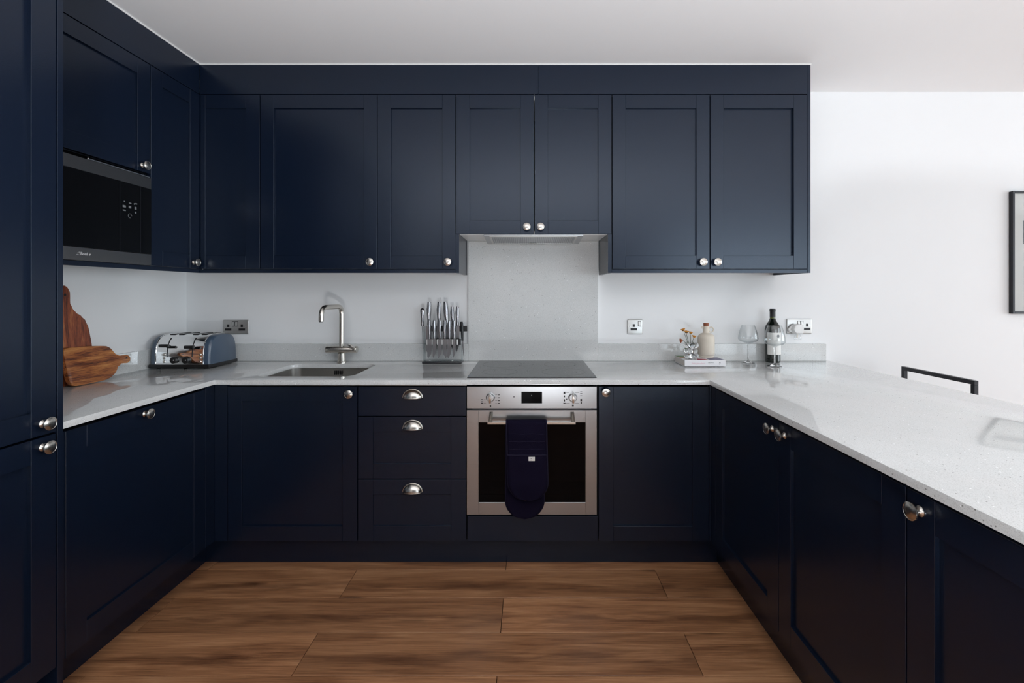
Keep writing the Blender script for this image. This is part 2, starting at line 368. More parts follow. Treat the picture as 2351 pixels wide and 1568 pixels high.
# ------------------------------------------------------------------ cabinet kit
bm = NB()
MK = Matrix.Rotation(R(90), 4, 'X')      # lathe axis -> -y
lathe(bm, [(0, 0), (.011, 0), (.0115, .002), (.008, .005), (.0062, .010), (.0068, .015), (.011, .019), (.0185, .0205), (.0194, .022), (.0190, .0245), (.0165, .0255), (.0160, .0250), (.012, .0268), (.006, .0278), (0, .0281)], 36, MK)
bmesh.ops.recalc_face_normals(bm, faces=bm.faces)
KM = bpy.data.meshes.new('knob'); bm.to_mesh(KM); bm.free(); KM.materials.append(NICK)
KM.polygons.foreach_set('use_smooth', [True] * len(KM.polygons)); KM.set_sharp_from_angle(angle=R(50))
def cup_mesh():
    bm = NB(); a, b, c = .0435, .038, .026; N, Mm = 28, 10; g = []
    for i in range(N + 1):
        th = math.pi * i / N; rowv = []
        for j in range(Mm + 1):
            ph = math.pi / 2 * j / Mm
            rowv.append(bm.verts.new((a * math.cos(th), -c * math.sin(th) ** .8 * math.sin(ph), b * math.sin(th) * math.cos(ph) + 0)))
        g.append(rowv)
    for i in range(N):
        for j in range(Mm):
            f = [g[i][j], g[i + 1][j], g[i + 1][j + 1], g[i][j + 1]]
            bm.faces.new(f)
    bmesh.ops.remove_doubles(bm, verts=bm.verts, dist=1e-6)
    # rim flange against the drawer and rolled lower lip
    tube(bm, [(a * 1.03 * math.cos(math.pi * i / 28), -.0015, b * 1.03 * math.sin(math.pi * i / 28)) for i in range(29)], .0028, 8)
    tube(bm, [(a * .98 * math.cos(math.pi * i / 28), -c * math.sin(math.pi * i / 28) ** .8, 0) for i in range(29)], .0018, 8)
    bmesh.ops.recalc_face_normals(bm, faces=bm.faces)
    me = bpy.data.meshes.new('cup_handle'); bm.to_mesh(me); bm.free(); me.materials.append(NICK)
    me.polygons.foreach_set('use_smooth', [True] * len(me.polygons)); me.set_sharp_from_angle(angle=R(60))
    return me
CUP = cup_mesh()
class Cab:
    """front face lies in local y=0, width along local x, cupboard goes to +y"""
    def __init__(s, name, label, cat, group, side, plane, a0, a1, zb, zt, depth, top=False, board=NAVYD):
        s.side, s.a0, s.a1, s.zb = side, a0, a1, zb
        loc, rz = {'back': ((a0, plane, zb), 0), 'left': ((plane, a0, zb), R(90)), 'right': ((plane, a1, zb), R(-90))}[side]
        s.o = thing(name, label, cat, loc, rz, group)
        w, h = a1 - a0, zt - zb; bm = NB(); y0 = .0215
        box(bm, .0003, .018, y0, depth, 0, h); box(bm, w - .018, w - .0003, y0, depth, 0, h)
        box(bm, .018, w - .018, y0, depth, 0, .018); box(bm, .018, w - .018, depth - .01, depth, .018, h)
        if top: box(bm, .018, w - .018, y0, depth, h - .018, h)
        mk('carcass', bm, board, s.o, local=True, smooth=False)
    def U(s, a): return s.a1 - a if s.side == 'right' else a - s.a0
    def rng(s, a, b): return tuple(sorted((s.U(a), s.U(b))))
    def front(s, name, a, b, z0, z1, fr=.067, frl=None, frr=None, rec=.010, knob=None, cup=None, plain=False):
        u0, u1 = s.rng(a, b); z0 -= s.zb; z1 -= s.zb; g = .0014
        u0 += g; u1 -= g; z0 += g; z1 -= g
        fl = fr if frl is None else frl; fR = fr if frr is None else frr
        bm = NB()
        if plain: box(bm, u0, u1, 0, .02, z0, z1, b=.001)
        else:
            box(bm, u0, u0 + fl, 0, .02, z0, z1, b=.0008); box(bm, u1 - fR, u1, 0, .02, z0, z1, b=.0008)
            box(bm, u0 + fl, u1 - fR, .0003, .02, z0, z0 + fr, b=.0008); box(bm, u0 + fl, u1 - fR, .0003, .02, z1 - fr, z1, b=.0008)
        d = mk(name, bm, NAVY, s.o, local=True, smooth=False)
        if not plain:
            mk(name + '_panel', B(u0 + fl - .004, u1 - fR + .004, rec, .0165, z0 + fr - .004, z1 - fr + .004), NAVY, d, local=True, smooth=False)
        if knob:
            k = link(bpy.data.objects.new('knob', KM), d); k.location = (s.U(knob[0]), 0, knob[1] - s.zb); s.k = k
        if cup:
            k = link(bpy.data.objects.new('cup_handle', CUP), d); k.location = (s.U(cup[0]), 0, cup[1] - s.zb)
        return d

# ---- wall cabinets, back run: px -> X on the door plane
DU, ZU0, ZU1 = 2.383, 1.3838, 2.2685
UX = lambda px: (px - CX) * DU / F
G1 = 'wall cabinets on the back wall'
def upper(label, px0, px1, doors, zb=ZU0, board=NAVYD, x0=None, x1=None, name='wall_cabinet', **kw):
    a0 = UX(px0) if x0 is None else x0; a1 = UX(px1) if x1 is None else x1
    c = Cab(name, label, 'cabinet', G1, 'back', DU, a0, a1, zb, ZU1, .3325, top=True, board=board)
    for (p0, p1, kn, k2) in doors:
        c.front('door', UX(p0), UX(p1), zb, ZU1, knob=(kn and ((kn[0] - CX) * (DU - .025) / F, ZC - (kn[1] - CY) * (DU - .025) / F)), **k2)
    return c
upper('narrow navy corner wall cabinet with a single knobless shaker door', 459.5, 596.5, [(459.5, 596.5, None, dict(frl=.024, frr=.071))])
mk('filler_strip', B(-1.700, -1.6662, DU + .001, DU + .021, ZU0, ZU1), NAVY, [o for o in S.objects if o.name == 'wall_cabinet'][0], smooth=False)
upper('widest navy wall cabinet above the sink with one shaker door', 596.5, 866, [(597, 866, (848, 601), {})])
upper('navy wall cabinet left of the extractor with one narrow shaker door', 866, 1046.3, [(866, 1046.3, (1027, 601), {})])
upper('short two-door navy cabinet housing the extractor above the hob', 1047, 1404.5, [(1047, 1226, (1209.3, 520), {}), (1227, 1404.5, (1241, 520), {})], zb=1.5613, x0=-.3515, x1=.4020, board=WHITE)
upper('navy wall cabinet above the single socket, left of the end one', 1405.5, 1630, [(1405.5, 1630, (1616, 601), {})], x0=.4218)
upper('rightmost navy wall cabinet above the wine bottle with its own knob', 1630.5, 1853.5, [(1630.5, 1853.5, (1649, 601), dict(rec=.0145))])
# side panels
bm = NB(); box(bm, 1.4125, 1.4287, DU, YB - .001, 1.3648, ZT - .001, b=.0008)
solo('end_panel', bm, NAVY, 'full-height navy end panel closing the right end of the wall cabinets', 'panel', smooth=False)
for xa, xb, lab in ((-.3697, -.352, 'navy side panel left of the extractor recess'), (.4027, .4213, 'navy side panel right of the extractor recess')):
    bm = NB(); box(bm, xa, xb, DU, YB - .0205, 1.3648, 1.5605); box(bm, xa, xb, DU + .0215, YB - .0205, 1.5605, ZU1)
    solo('side_panel', bm, NAVY, lab, 'panel', smooth=False)
# fascia
def fascia(label, loc, rz, segs, z0=2.2705, z1=ZT - .005):
    t = thing('fascia', label, 'fascia', loc, rz)
    for u0, u1 in segs: mk('fascia_board', B(u0, u1, 0, .018, 0, z1 - z0, b=.0006), NAVY, t, local=True, smooth=False)
fascia('navy filler boards between back wall cabinets and ceiling', (-1.665, DU, 2.2705), 0, [(0, 1.7144), (1.7150, 3.0772)])
fascia('navy filler board between left wall cabinets and ceiling', (-1.665, 1.4235, 2.2705), R(90), [(0, .958)])
fascia('navy filler board above the tall unit by the ceiling', (-1.407, .806, 2.2705), R(90), [(0, .597)])
bm = NB(); box(bm, -1.669, 1.432, DU - .004, DU + .01, ZT - .0055, ZT, b=.0015); box(bm, -1.676, -1.661, 1.4235, DU, ZT - .0055, ZT, b=.0015)
struct('trim_1', bm, WHITE)
# pelmets
for lab, x0_, x1_ in (('narrow navy pelmet strip under the wall cabinets left of the extractor', -1.664, -.3700), ('narrow navy pelmet strip under the two right wall cabinets', .4217, 1.412)):
    solo('pelmet', B(x0_, x1_, DU + .001, DU + .019, 1.3648, 1.3830, b=.0006), NAVY, lab, 'pelmet', smooth=False)
solo('pelmet', B(-1.684, -1.666, 1.4235, DU + .019, 1.3648, 1.3830, b=.0006), NAVY, 'narrow navy pelmet strip under the built-in microwave', 'pelmet', smooth=False)
# ---- left wall cabinets (plane x=-1.665)
PLX = -1.665
c = Cab('wall_cabinet', 'navy wall cabinet above the built-in microwave', 'cabinet', 'wall cabinets on the left wall', 'left', PLX, 1.4235, 2.0730, 1.786, ZU1, .3095, top=True)
c.front('door', 1.4765, 2.0730, 1.786, ZU1, knob=(2.028, 1.814))
bm = NB(); u = c.rng(1.4235, 1.4765); box(bm, u[0], u[1] - .001, 0, .02, 0, ZU1 - 1.786)
mk('filler_strip', bm, NAVY, c.o, local=True, smooth=False)
c = Cab('wall_cabinet', 'tall navy wall cabinet on the left wall beside the microwave', 'cabinet', 'wall cabinets on the left wall', 'left', PLX, 2.0735, DU - .0005, ZU0, ZU1, .3095, top=True)
c.front('door', 2.0735, DU - .0005, ZU0, ZU1, knob=(2.338, 1.4155))
c = Cab('microwave_housing', 'navy housing shelf unit around the built-in microwave', 'cabinet', None, 'left', PLX, 1.4235, 2.0730, ZU0, 1.785, .3095)
mk('filler_strip', B(0, .0495, 0, .02, 0, .40), NAVY, c.o, local=True, smooth=False)
# microwave : local frame along y
mw = thing('microwave', 'built-in black glass microwave with dark steel bands in the left wall units', 'microwave', (PLX, 1.4765, 1.386), R(90))
L = 2.0715 - 1.4765; H = .3815
mk('body', B(.02, L - .02, .021, .2, .004, H - .02), BLACK, mw, local=True, smooth=False)
mk('top_band', B(0, L, -.004, .02, H - .0485, H, b=.0012), MWST, mw, local=True)
bb = mk('bottom_band', B(0, L, -.004, .02, 0, .0475, b=.0012), MWST, mw, local=True)
gl = mk('glass_door', B(0, L - .0005, -.005, .018, .048, H - .049, b=.001), MWGL, mw, local=True)
def mwy(x): return 1.665 * F / (CX - x)
for px in (272, 320):
    u = mwy(px) - 1.4765; mk('panel_line', B(u, u + .0015, -.0056, -.0045, .05, H - .051), BLKMET, gl, local=True, smooth=False)
for px, py, w, h in ((282.8, 462.5, .006, .004), (296, 466.5, .012, .004), (306, 468.5, .006, .006), (310, 468, .010, .005), (282.5, 473.5, .015, .009), (295.5, 475.5, .012, .010), (308.5, 478, .010, .011), (282.5, 482.5, .014, .005), (308.5, 488, .008, .008)):
    yv = mwy(px); zz = ZC - (py - CY) * yv / F - 1.386; u = yv - 1.4765
    mk('touch_symbol', B(u - w / 2, u + w / 2, -.0056, -.0045, zz - h / 2, zz + h / 2, b=.0004), PRINTG, gl, local=True, smooth=False)
yv = mwy(295.5); zz = ZC - (495.5 - CY) * yv / F - 1.386; u = yv - 1.4765; bm = NB()
tube(bm, [(u + .009 * math.cos(t * .628), -.0054, zz + .009 * math.sin(t * .628)) for t in range(9)], .0009, 6)
mk('power_symbol', bm, PRINTG, gl, local=True)
text('lettering', '.::\'IBool ir', .016, COVER, Matrix.Translation((mwy(172) - 1.4765, -.0045, .019)) @ FACE, bb, local=True, squeeze=.95)
# chrome strip standing in for light reflected in the gap above the microwave
bm = NB(); box(bm, .30, L - .004, -.001, .012, H + .001, H + .007, b=.001)
mk('gap_reflection_strip', bm, CHROME, mw, local=True)

# ---- extractor
ex = thing('extractor_hood', 'slim grey extractor filter under the short cabinet above the hob', 'extractor', (.0255, 2.5, 1.535))
bm = NB(); x0_, x1_ = -.228, .279
prism(bm, [(2.395, 1.5605), (2.395, 1.5535), (2.62, 1.5345), (2.62, 1.5605)], lambda a, b, t: (x0_ + t * (x1_ - x0_), a, b), b=.0015)
mk('housing', bm, MESHG, ex)
def hz(y): return 1.5535 - (y - 2.395) * .0845
bm = NB()
for (xa, xb, ya, yb) in ((-.19, .24, 2.42, 2.59),):
    n = 44
    for i in range(n):
        t0 = xa + (xb - xa) * i / n; box(bm, t0, t0 + (xb - xa) / n * .55, ya, yb, 0, .0012)
for v in bm.verts: v.co.z += hz(v.co.y) - .0012
mk('grease_filter', bm, mat('filter_mesh', (.30, .31, .32), .45, metal=.7), ex, smooth=False)
bm = NB()
for (xa, xb, ya, yb) in ((-.20, -.19, 2.415, 2.60), (.24, .25, 2.415, 2.60), (-.20, .25, 2.405, 2.415), (-.20, .25, 2.595, 2.605)):
    box(bm, xa, xb, ya, yb, 0, .0025)
for v in bm.verts: v.co.z += hz(v.co.y) - .0025
mk('filter_frame', bm, PLATE, ex, smooth=False)
mk('catch', B(.003, .043, 2.575, 2.60, hz(2.59) - .004, hz(2.59) - .001, b=.0008), PLATE, ex)
mk('switch_slot', B(-.045, .09, 2.612, 2.6225, hz(2.62) - .0008, hz(2.62) + .004), BLACK, ex, smooth=False)

# ---- tall unit on the far left
TX = -1.407
c = Cab('tall_unit', 'floor-to-ceiling navy larder unit cut by the left edge of the photo', 'cabinet', None, 'left', TX, .806, 1.4035, .1485, ZU1, .565, top=True)
c.front('door', .806, 1.4020, .851, ZU1, fr=.070, knob=(1.362, .886), rec=.012)
c.front('door', .806, 1.4020, .1485, .8475, fr=.070, knob=(1.362, .8175), rec=.012)
solo('end_panel', B(XL + .001, TX, 1.4045, 1.4222, 0, ZT - .001, b=.0008), NAVY, 'full-height navy end panel between tall unit and left worktop', 'panel', smooth=False)
solo('end_panel', B(XL + .001, TX, .787, .8045, 0, ZT - .001, b=.0008), NAVY, 'full-height navy end panel on the near side of the tall unit', 'panel', smooth=False)
for q, lab in ((1, 'second navy tall unit, unseen, added to darken reflections, next to the larder unit'), (2, 'third navy tall unit, unseen, added to darken reflections, farthest from the worktop')):
    ya = .806 - .62 * q  # unseen extra units, added to cut bounced light and darken reflections
    c = Cab('tall_unit', lab, 'cabinet', None, 'left', TX, ya, ya + .597, .1485, ZU1, .565, top=True)
    c.front('door', ya, ya + .597, .851, ZU1, fr=.070, knob=(ya + .04, .886), rec=.012)
    c.front('door', ya, ya + .597, .1485, .8475, fr=.070, knob=(ya + .04, .8175), rec=.012)
    solo('end_panel', B(XL + .001, TX, ya - .019, ya - .0015, 0, ZT - .001, b=.0008), NAVY, 'full-height navy end panel beside the added %s tall unit' % ('second' if q == 1 else 'third'), 'panel', smooth=False)
    fascia('navy filler board above the added %s tall unit' % ('second' if q == 1 else 'third'), (-1.407, ya, 2.2705), R(90), [(0, .597)])
    solo('plinth', B(-1.50, -1.482, ya, ya + .597, .0005, .1475), NAVY, 'recessed dark plinth under the added %s tall unit' % ('second' if q == 1 else 'third'), 'plinth', smooth=False)
# ---- base cabinets
DB, ZB0, ZB1 = 2.149, .1286, .8369
BX = lambda px: (px - CX) * DB / F
G2 = 'base cabinets under the back worktop'
c = Cab('base_cabinet', 'navy base cabinet under the sink with one large shaker door', 'cabinet', G2, 'back', DB, BX(522), BX(820.5), ZB0, .852, .54)
c.front('door', BX(522), BX(820.5), ZB0, ZB1, frl=.064, knob=((799 - CX) * (DB - .025) / F, ZC - (906 - CY) * (DB - .025) / F))
mk('steel_rail', B(.01, BX(1071) - BX(522), .006, .02, .7105, .7225), PLATE, c.o, local=True, smooth=False)
c = Cab('drawer_unit', 'navy three-drawer unit between sink cabinet and oven', 'cabinet', G2, 'back', DB, BX(821), BX(1071), ZB0, .8500, .54)
zy = lambda y, d=DB: ZC - (y - CY) * d / F
xc = (945.5 - CX) * (DB - .015) / F
c.front('drawer', BX(821), BX(1071), zy(955.7), ZB1, plain=True, cup=(xc, zy(913)))
c.front('drawer', BX(821), BX(1071), zy(1099.8), zy(956.3), fr=.069, rec=.006, cup=(xc, zy(984)))
c.front('drawer', BX(821), BX(1071), ZB0, zy(1100.4), fr=.069, rec=.006, cup=(xc, zy(1129)))
c = Cab('oven_housing', 'navy oven housing with a plain panel under the oven', 'cabinet', G2, 'back', DB, -.2832, .3172, ZB0, .848, .54)
c.front('panel', BX(1073), BX(1373), ZB0, .2455, plain=True)
c = Cab('base_cabinet', 'navy base cabinet right of the oven with knob at its top left', 'cabinet', G2, 'back', DB, BX(1374), BX(1628), ZB0, .852, .54)
c.front('door', BX(1374), BX(1628), ZB0, ZB1, frr=.074, knob=((1392 - CX) * (DB - .025) / F, zy(902, DB - .025)))
LX = -1.4346
c = Cab('base_cabinet', 'wide navy base cabinet under the left worktop with centred top knob', 'cabinet', None, 'left', LX, 1.4235, 2.0885, ZB0, .852, .52)
c.front('door', 1.457, 2.0885, ZB0, ZB1, fr=.070, rec=.008, knob=(1.758, ZC - (950 - CY) * 1.758 / F))
mk('filler_strip', B(0, .032, 0, .02, 0, ZB1 - ZB0, b=.0006), NAVY, c.o, local=True, smooth=False)
RX = .835
G3 = 'base cabinets along the peninsula'
for k, (a0, a1, kn, lab) in enumerate(((1.5725, 2.100, (1.609, .80), 'peninsula base cabinet nearest the back corner'), (1.0406, 1.5715, (1.532, .80), 'middle peninsula base cabinet, knob beside its neighbour\'s'), (.50, 1.0396, (1.0016, .80), 'nearest peninsula base cabinet at the right photo edge'))):
    c = Cab('base_cabinet', 'dark navy ' + lab, 'cabinet', G3, 'right', RX, a0, a1, ZB0, .852, .56)
    c.front('door', a0, a1, ZB0, ZB1, fr=.071, rec=.010, knob=kn)
solo('peninsula_back_panel', B(1.398, 1.416, .322, 2.70, 0, .852), NAVY, 'long navy back panel of the peninsula facing the dining side', 'panel', smooth=False)
solo('peninsula_end_panel', B(.835, 1.397, .48, .498, 0, .852), NAVY, 'navy end panel at the near end of the peninsula', 'panel', smooth=False)
# corner posts
bm = NB(); box(bm, LX - .018, LX, 2.0895, DB + .018, ZB0, .850, b=.0006); box(bm, LX + .0005, BX(521.5), DB, DB + .018, ZB0, .850, b=.0006)
solo('corner_post', bm, NAVY, 'navy L-shaped corner filler left of the sink cabinet', 'filler', smooth=False)
bm = NB(); box(bm, RX, RX + .018, 2.1005, DB + .018, ZB0, .850, b=.0006); box(bm, BX(1628.5), RX - .0005, DB, DB + .018, ZB0, .850, b=.0006)
solo('corner_post', bm, NAVY, 'dark navy corner filler where back run meets the peninsula', 'filler', smooth=False)
# plinths
solo('plinth', B(-1.516, .886, 2.2110, 2.229, .0005, ZB0 - .001), NAVY, 'dark navy plinth under the back base cabinets', 'plinth', smooth=False)
solo('plinth', B(-1.535, -1.517, 1.4235, 2.229, .0005, ZB0 - .001), NAVY, 'navy plinth under the left base cabinet', 'plinth', smooth=False)
solo('plinth', B(.887, .905, .50, 2.229, .0005, ZB0 - .001), NAVY, 'dark navy plinth along the peninsula', 'plinth', smooth=False)
solo('plinth', B(-1.50, -1.482, .806, 1.4035, .0005, .1475), NAVY, 'recessed dark plinth under the tall unit', 'plinth', smooth=False)

# ------------------------------------------------------------------ oven
ov = thing('oven', 'built-in stainless steel single oven with black glass door', 'oven', (.015, DB, .25))
OX0, OX1 = BX(1071.5), BX(1370.5)
mk('body', B(-.26, .29, DB + .022, DB + .50, .262, .82), MWST, ov, smooth=False)
cp = mk('control_panel', B(OX0, OX1, DB, DB + .02, zy(938.3), zy(887.3), b=.0015), STEEL, ov)
mk('display', B(BX(1197), BX(1244.5), DB - .0006, DB + .002, zy(926), zy(899.5)), BLACKG, cp, smooth=False)
text('display_digit', '0', .007, COVER, Matrix.Translation((BX(1219.5), DB - .0008, zy(909))) @ FACE, cp)
for px, py in ((1126, 912), (1315, 912)):
    X, Z = BX(px), zy(py)
    bm = NB(); lathe(bm, [(0, 0), (.0205, 0), (.0205, .003), (.0185, .004), (.0180, .014), (.016, .0165), (0, .017)], 36, Matrix.Translation((X, DB, Z)) @ MK)
    dk = mk('dial', bm, STEEL, cp)
    bm = NB(); pr = [(-.0045, -.021), (.0045, -.021), (.0050, .0), (.0045, .017), (0, .0235), (-.0045, .017), (-.005, 0)]
    prism(bm, pr, lambda a, b, t: (X + a, DB - .010 - t * .020, Z + b), b=.001)
    mk('dial_grip', bm, NICK, dk)
bm = NB()
def mark(px, py, w, h): box(bm, BX(px - w / 2), BX(px + w / 2), DB - .0005, DB + .001, zy(py + h / 2), zy(py - h / 2))
for py in (906.5, 913.2, 919.6, 926): mark(1145.5, py, 3, 2); mark(1139.5, py, 5, .5)
for py in (917.6, 922.4, 925.8): mark(1107, py, 4.5, 2); mark(1113, py, 5, .5)
mark(1125.6, 900.2, 1.8, 1.8); mark(1126, 932.4, 3, 4)
for py, w, h in ((901.8, 4.5, 4.5), (910, 3, 4), (919, 3, 5), (925.6, 5, 2)): mark(1295.8, py, w, h)
for py in (899.4, 903.5, 908.5): mark(1334.3, py, 5, 1)
mark(1334.3, 918.5, 4, 5); mark(1334.3, 925, 3, 4.5); mark(1315.3, 931, 4, 4); mark(1301, 916.5, 2.4, 2.4)
mark(1303, 901.5, 7, .5); mark(1325, 901.7, 8, .5); mark(1303, 925.5, 10, .5); mark(1325, 925.4, 9, .5); mark(1180, 911.2, 4.5, 1.6)
mk('printed_scale', bm, PRINTK, cp, smooth=False)['kind'] = 'stuff'
dz0, dz1 = .2499, zy(941.7)
wx0, wx1, wz0, wz1 = BX(1099), BX(1344), zy(1153.5), zy(970)
bm = NB(); box(bm, OX0, wx0, DB, DB + .02, dz0, dz1, b=.0012); box(bm, wx1, OX1, DB, DB + .02, dz0, dz1, b=.0012)
box(bm, wx0 - .0009, wx1 + .0009, DB, DB + .02, dz0, wz0, b=.0012); box(bm, wx0 - .0009, wx1 + .0009, DB, DB + .02, wz1, dz1, b=.0012)
dr = mk('oven_door', bm, STEEL, ov)
mk('door_glass', B(wx0 - .003, wx1 + .003, DB + .0022, DB + .012, wz0 - .003, wz1 + .003), BLACKG, dr, smooth=False)
YH = 2.104
bm = NB(); box(bm, -.1845, .2115, YH - .007, YH + .007, .6765, .6875, b=.0015)
h = mk('handle', bm, NICK, dr)
for xa in (-.179, .191):
    bm = NB(); prism(bm, [(DB, .722), (DB, .700), (YH, .684), (YH - .006, .6875), (YH + .006, .692)][:4], lambda a, b, t: (xa + t * .017, a, b), b=.0008)
    mk('handle_bracket', bm, NICK, dr)
# hob
hb = thing('hob', 'black glass induction hob flush on the worktop below the extractor', 'hob', (.015, 2.42, ZW))
HX0, HX1 = -.2813, .3115
mk('glass_top', B(HX0, HX1, 2.162, 2.682, ZW + .0002, ZW + .0045, b=.0008), HOBG, hb, smooth=False)
bm = NB()
box(bm, HX0 - .0015, HX1 + .0015, 2.1605, 2.6835, ZW, ZW + .0022)
mk('rim', bm, BLACK, hb, smooth=False)
for (cx_, cy_, rr) in ((-.14, 2.30, .085), (-.14, 2.54, .105), (.17, 2.30, .105), (.17, 2.54, .085)):
    bm = NB()
    for q in range(48):
        a_ = q * math.pi / 24; b2 = a_ + math.pi / 24
        vs = [bm.verts.new((cx_ + r_ * math.cos(t_), cy_ + r_ * math.sin(t_), ZW + .0047)) for r_, t_ in ((rr, a_), (rr + .0012, a_), (rr + .0012, b2), (rr, b2))]
        bm.faces.new(vs)
    mk('cooking_zone_ring', bm, HOBR, hb, smooth=False)

# ------------------------------------------------------------------ sink and tap
sk = thing('sink', 'undermounted stainless steel sink let into the worktop', 'sink', (-1.056, 2.385, .66))
bm = NB(); rings = []
for (e, z, rr) in ((.02, ZWB - .0004, .075), (.002, ZWB - .0004, .057), (.002, .74, .057), (-.006, .700, .05), (-.03, .684, .03), (-.15, .680, .03)):
    rings.append([bm.verts.new((p[0], p[1], z)) for p in rrect(-1.287 - e, -.8255 + e, 2.196 - e, 2.573 + e, max(.012, rr), 8)])
for A, Bq in zip(rings, rings[1:]):
    n = len(A)
    for i in range(n): bm.faces.new((A[i], A[(i + 1) % n], Bq[(i + 1) % n], Bq[i]))
bm.faces.new(rings[-1])
bw = mk('bowl', bm, SINKS, sk, ang=50)
bm = NB()
for xx in (768.5, 772.5, 776.5, 781, 785): box(bm, (xx - CX) * 2.57 / F - .0018, (xx - CX) * 2.57 / F + .0018, 2.566, 2.5735, zy(860, 2.57), zy(851, 2.57))
mk('overflow_slots', bm, BLACK, sk, smooth=False)['kind'] = 'stuff'
bm = NB(); lathe(bm, [(0, .6815), (.035, .6815), (.042, .684), (.045, .6805)], 32, Matrix.Translation((-1.056, 2.385, 0)))
mk('drain', bm, CHROME, sk)
TXc, TY = (784.2 - CX) * 2.615 / F, 2.615
tp = thing('tap', 'brushed steel swan-neck mixer tap behind the sink', 'tap', (TXc, TY, ZW))
TM = Matrix.Translation((TXc, TY, 0))
bm = NB(); lathe(bm, [(0, ZW), (.0255, ZW), (.0255, ZW + .010), (.0215, ZW + .0115), (.0205, ZW + .055), (0, ZW + .055)], 32, TM)
mk('base', bm, NICK, tp)
zb_ = zy(802.5, TY)
bm = NB(); lathe(bm, [(0, -.085), (.0195, -.085), (.0205, -.083), (.0205, -.0575), (.0195, -.057), (.0195, -.0555), (.0205, -.055), (.0205, .083), (.0195, .085), (0, .085)], 32,
             Matrix.Translation((TXc + .001, TY, zb_)) @ Matrix.Rotation(R(90), 4, 'Y') @ Matrix.Rotation(R(0), 4, 'Z'))
mk('mixer_body', bm, NICK, tp)
bm = NB(); X0, X1 = (796 - CX) * 2.59 / F, (815 - CX) * 2.59 / F
prism(bm, [(X0, zy(790.5, 2.59)), (X0 + .020, zy(790.5, 2.59)), (X1, zy(798.5, 2.59)), (X1 - .004, zy(805, 2.59))], lambda a, b, t: (a, 2.583 + t * .02, b), b=.001)
mk('lever', bm, NICK, tp)
ztop = zy(703.3, TY)
rt = Vector((TXc, TY, 0)); tip = Vector(((737.3 - CX) * 2.42 / F, 2.42, 0)); dv = (tip - rt).normalized()
P = [rt + Vector((0, 0, zb_)), rt + Vector((0, 0, 1.03)), rt + Vector((0, 0, ztop - .045))]
P += arc3(rt + Vector((0, 0, ztop - .04)), rt + Vector((0, 0, ztop)), rt + dv * .04 + Vector((0, 0, ztop)), 8)
P += arc3(tip - dv * .05 + Vector((0, 0, ztop)), tip + Vector((0, 0, ztop)), tip + Vector((0, 0, ztop - .05)), 8)
zt_ = zy(738, 2.42); P += [tip + Vector((0, 0, zt_))]
bm = NB(); tube(bm, P, .0128, 20); mk('spout', bm, NICK, tp)
bm = NB(); lathe(bm, [(0, zt_ - .0035), (.0095, zt_ - .0035), (.0098, zt_ + .002)], 20, Matrix.Translation(tip)); mk('aerator', bm, BLACK, tp)

# ------------------------------------------------------------------ wall sockets
def socket(label, px0, px1, py0, py1, pins, rockers, group=None, screws=True):
    d = YB; X0, X1, Z0, Z1 = (px0 - CX) * d / F, (px1 - CX) * d / F, zy(py1, d), zy(py0, d)
    t = thing('wall_socket', label, 'socket', ((X0 + X1) / 2, YB, Z0), 0, group)
    bm = NB(); yf = YB - .0075
    prism(bm, rrect(X0, X1, Z0, Z1, .005, 4), lambda a, b, q: (a, YB - .0003 - q * .0072, b), b=.0032, seg=3)
    mk('plate', bm, PLATE, t, ang=50)
    zm = (Z0 + Z1) / 2
    for cx_ in pins:
        bm = NB(); X = (cx_ - CX) * d / F
        box(bm, X - .0065, X + .0065, yf - .0004, yf + .002, zm - .001, zm + .0155); box(bm, X - .0185, X + .0185, yf - .0004, yf + .002, zm - .021, zm - .0085)
        mk('pin_holes', bm, BLACK, t, smooth=False)
    for cx_ in rockers:
        X = (cx_ - CX) * d / F
        s = mk('switch_surround', B(X - .0085, X + .0085, yf - .0005, yf + .002, zm + .003, zm + .032), BLACK, t, smooth=False)
        bm = NB(); prism(bm, [(yf, zm + .0055), (yf - .0045, zm + .0065), (yf - .0015, zm + .0295), (yf, zm + .0295)], lambda a, b, q: (X - .0065 + q * .013, a, b), b=.0006)
        mk('rocker_switch', bm, PLATE, t)
    for X in (X0 + .0125, X1 - .0125):
        bm = NB(); lathe(bm, [(0, 0), (.0034, 0), (.0030, .0008), (0, .0011)], 12, Matrix.Translation((X, yf, zm + .002)) @ MK); mk('screw', bm, CHROME, t)
    return t
socket('double brushed steel wall socket above the toaster', 513.5, 571.7, 734, 767, (525.8, 557), (537.7, 544.8))
socket('single brushed steel wall socket right of the splashback', 1440, 1474.6, 733.2, 766.8, (1454.4,), (1467.2,))
socket('double brushed steel wall socket with a white plug-in in it', 1805, 1862.3, 732, 766, (1819, 1851.3), (1832, 1839.3))
# plug-in air freshener
fx, fz = (1831 - CX) * 2.69 / F, zy(755, 2.69)
pf = thing('plug_in_air_freshener', 'white plug-in air freshener with clear refill in the right socket', 'air freshener', (fx, 2.69, fz - .06))
bm = NB(); prism(bm, [(-.049, -.002), (-.044, -.018), (-.026, -.022), (-.026, .022), (-.030, .022)], lambda a, b, q: (fx + a, 2.707 - q * .014, fz + b), b=.002)
mk('plug_cover', bm, WHITE, pf)
bm = NB(); prism(bm, [(-.028, -.018), (-.022, -.030), (.018, -.030), (.020, .004), (.018, .027), (.010, .028), (-.024, .028), (-.032, .014), (-.038, -.004)], lambda a, b, q: (fx + a + q * .004, 2.706 - q * .038, fz + b * (1 - q * .12)), b=.005, seg=3)
mk('body', bm, WHITE, pf)
bm = NB(); lathe(bm, [(.012, -.028), (.013, -.034), (.017, -.040), (.0185, -.055), (.017, -.062), (0, -.063)], 20, Matrix.Translation((fx, 2.688, fz)))
mk('refill_bottle', bm, THING, pf)
